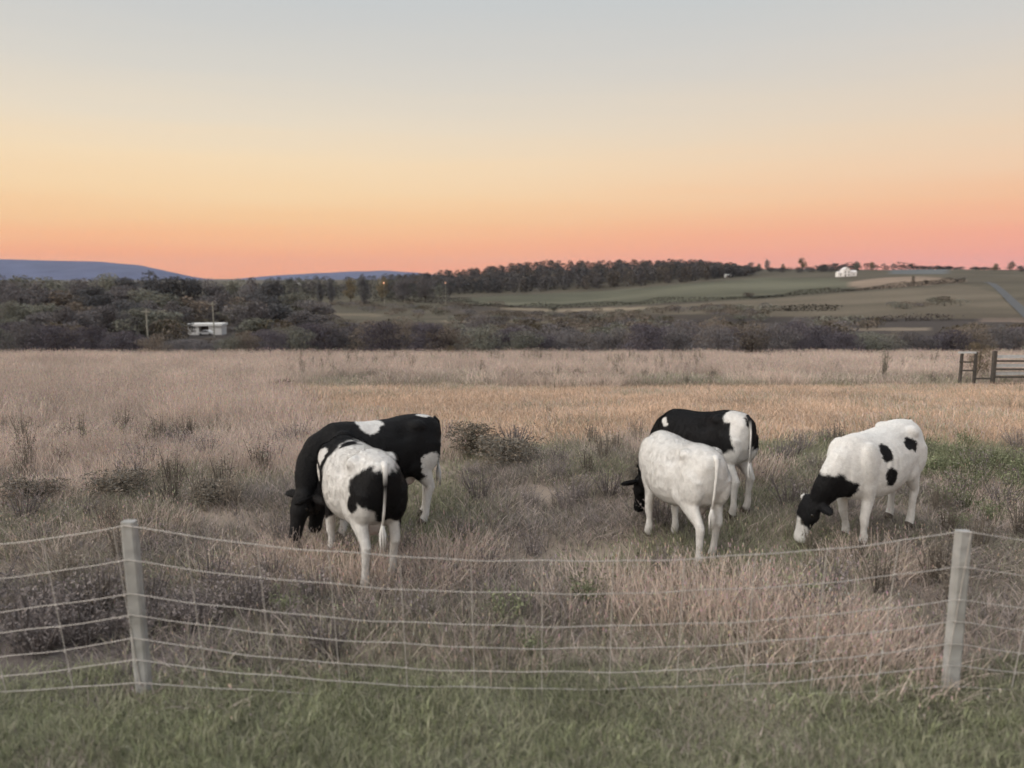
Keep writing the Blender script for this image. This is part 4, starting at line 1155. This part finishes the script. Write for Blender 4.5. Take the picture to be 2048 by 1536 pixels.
coatA = patches('w', [((1.02, 0, .60), (.40, .6, .55), 'b'), ((.82, .2, .90), (.66, .8, .78), 'b'), ((.16, .06, 1.38), (.22, .26, .14), 'b'), ((-.72, .10, 1.0), (.24, .20, .20), 'b'), ((-.70, -.10, .90), (.24, .20, .30), 'b'), ((-.62, .24, .86), (.10, .1, .10), 'b'), ((-.45, -.3, .9), (.4, .2, .4), 'b'),
                      ((.40, .26, 1.13), (.07, .2, .08), 'w'), ((.46, .28, .92), (.05, .2, .09), 'w'), ((.46, 0, .2), (.25, .4, .3), 'w'), ((-.90, .03, .62), (.10, .12, .30), 'w')], 3)
coatB = patches('b', [((.10, .08, 1.30), (.17, .24, .15), 'w'), ((-.64, .05, 1.32), (.12, .05, .06), 'w'), ((-.62, .25, .74), (.13, .17, .17), 'w'), ((-.65, 0, .24), (.32, .5, .42), 'w'), ((.46, 0, .08), (.3, .5, .17), 'w'), ((-.36, 0, .5), (.24, .2, .12), 'w'), ((-.88, 0, .6), (.1, .12, .35), 'w')], 5)
coatC = patches('w', [((1.06, .1, .42), (.36, .7, .42), 'b')], 7)
coatD = patches('b', [((-.66, .03, 1.27), (.13, .24, .12), 'w'), ((-.80, .13, 1.02), (.16, .14, .26), 'w'), ((-.70, 0, .42), (.30, .5, .46), 'w'), ((-.85, -.05, 1.17), (.10, .12, .12), 'b'), ((.47, .20, 1.13), (.06, .12, .07), 'w'), ((.46, 0, .25), (.3, .5, .3), 'w')], 9)
coatE = patches('w', [((.90, 0, .66), (.24, .5, .30), 'b'), ((1.00, 0, .50), (.22, .5, .24), 'b'), ((1.17, 0, .11), (.13, .3, .08), 'w'), ((.27, .30, 1.10), (.10, .16, .12), 'b'), ((.20, .32, .81), (.10, .16, .115), 'b'), ((-.30, .28, 1.09), (.13, .2, .085), 'b')], 11)

cow('black cow with a white saddle patch, behind the black-and-white one', 756, 1060, 7.85, 209, coatB, head_yaw=.5, scale=.90, strides=(.05, -.10, .06, -.08))
cow('black-and-white cow seen from behind with a black rump patch, nearest the fence', 722, 1130, 6.72, 120, coatA, head_yaw=.3, scale=.90, strides=(.05, -.05, .0, .14))
cow('nearly all white cow seen from behind, standing in front of a black one', 1356, 1100, 7.25, 107, coatC, head_yaw=-.05, scale=.83, strides=(.02, -.06, -.16, .10))
cow('black cow with a white rump, half hidden behind the white cow', 1412, 1060, 8.4, 124, coatD, head_yaw=.2, scale=.86, strides=(.0, .05, .0, .05), pitch=6)
cow('white cow with a black head and small black flank spots', 1746, 1080, 7.5, 214, coatE, head_yaw=-.5, scale=.85, strides=(.05, -.12, .08, -.05), pitch=4)

# ------------------------------------------------------------------ air
def haze():
    lo, hi = -62.0, 260.0
    mb = MB(); mb.box((0, 5000, (lo + hi) / 2), (46000, 13000, hi - lo))
    m = bpy.data.materials.new('haze'); m.use_nodes = True
    t = m.node_tree; t.nodes.clear()
    pv = t.nodes.new('ShaderNodeVolumePrincipled'); pv.inputs['Color'].default_value = (0.72, 0.82, 1.0, 1); pv.inputs['Density'].default_value = 2.6e-5
    o_ = t.nodes.new('ShaderNodeOutputMaterial'); t.links.new(pv.outputs[0], o_.inputs['Volume'])
    o = mb.build('haze', m); tag(o, kind='stuff')
haze()

# look-alikes of one label are told apart by their order across the view
ORD = 'first second third fourth fifth sixth seventh eighth ninth tenth eleventh twelfth thirteenth fourteenth fifteenth sixteenth'.split()
same = {}
for o in SC.objects:
    if o.parent is None and 'group' in o and 'label' in o: same.setdefault(o['label'], []).append(o)
for lab, os_ in same.items():
    if len(os_) > 1:
        for k, o in enumerate(sorted(os_, key=lambda q: q.location.x / q.location.y)): o['label'] = '%s-from-left %s' % (ORD[k], lab)
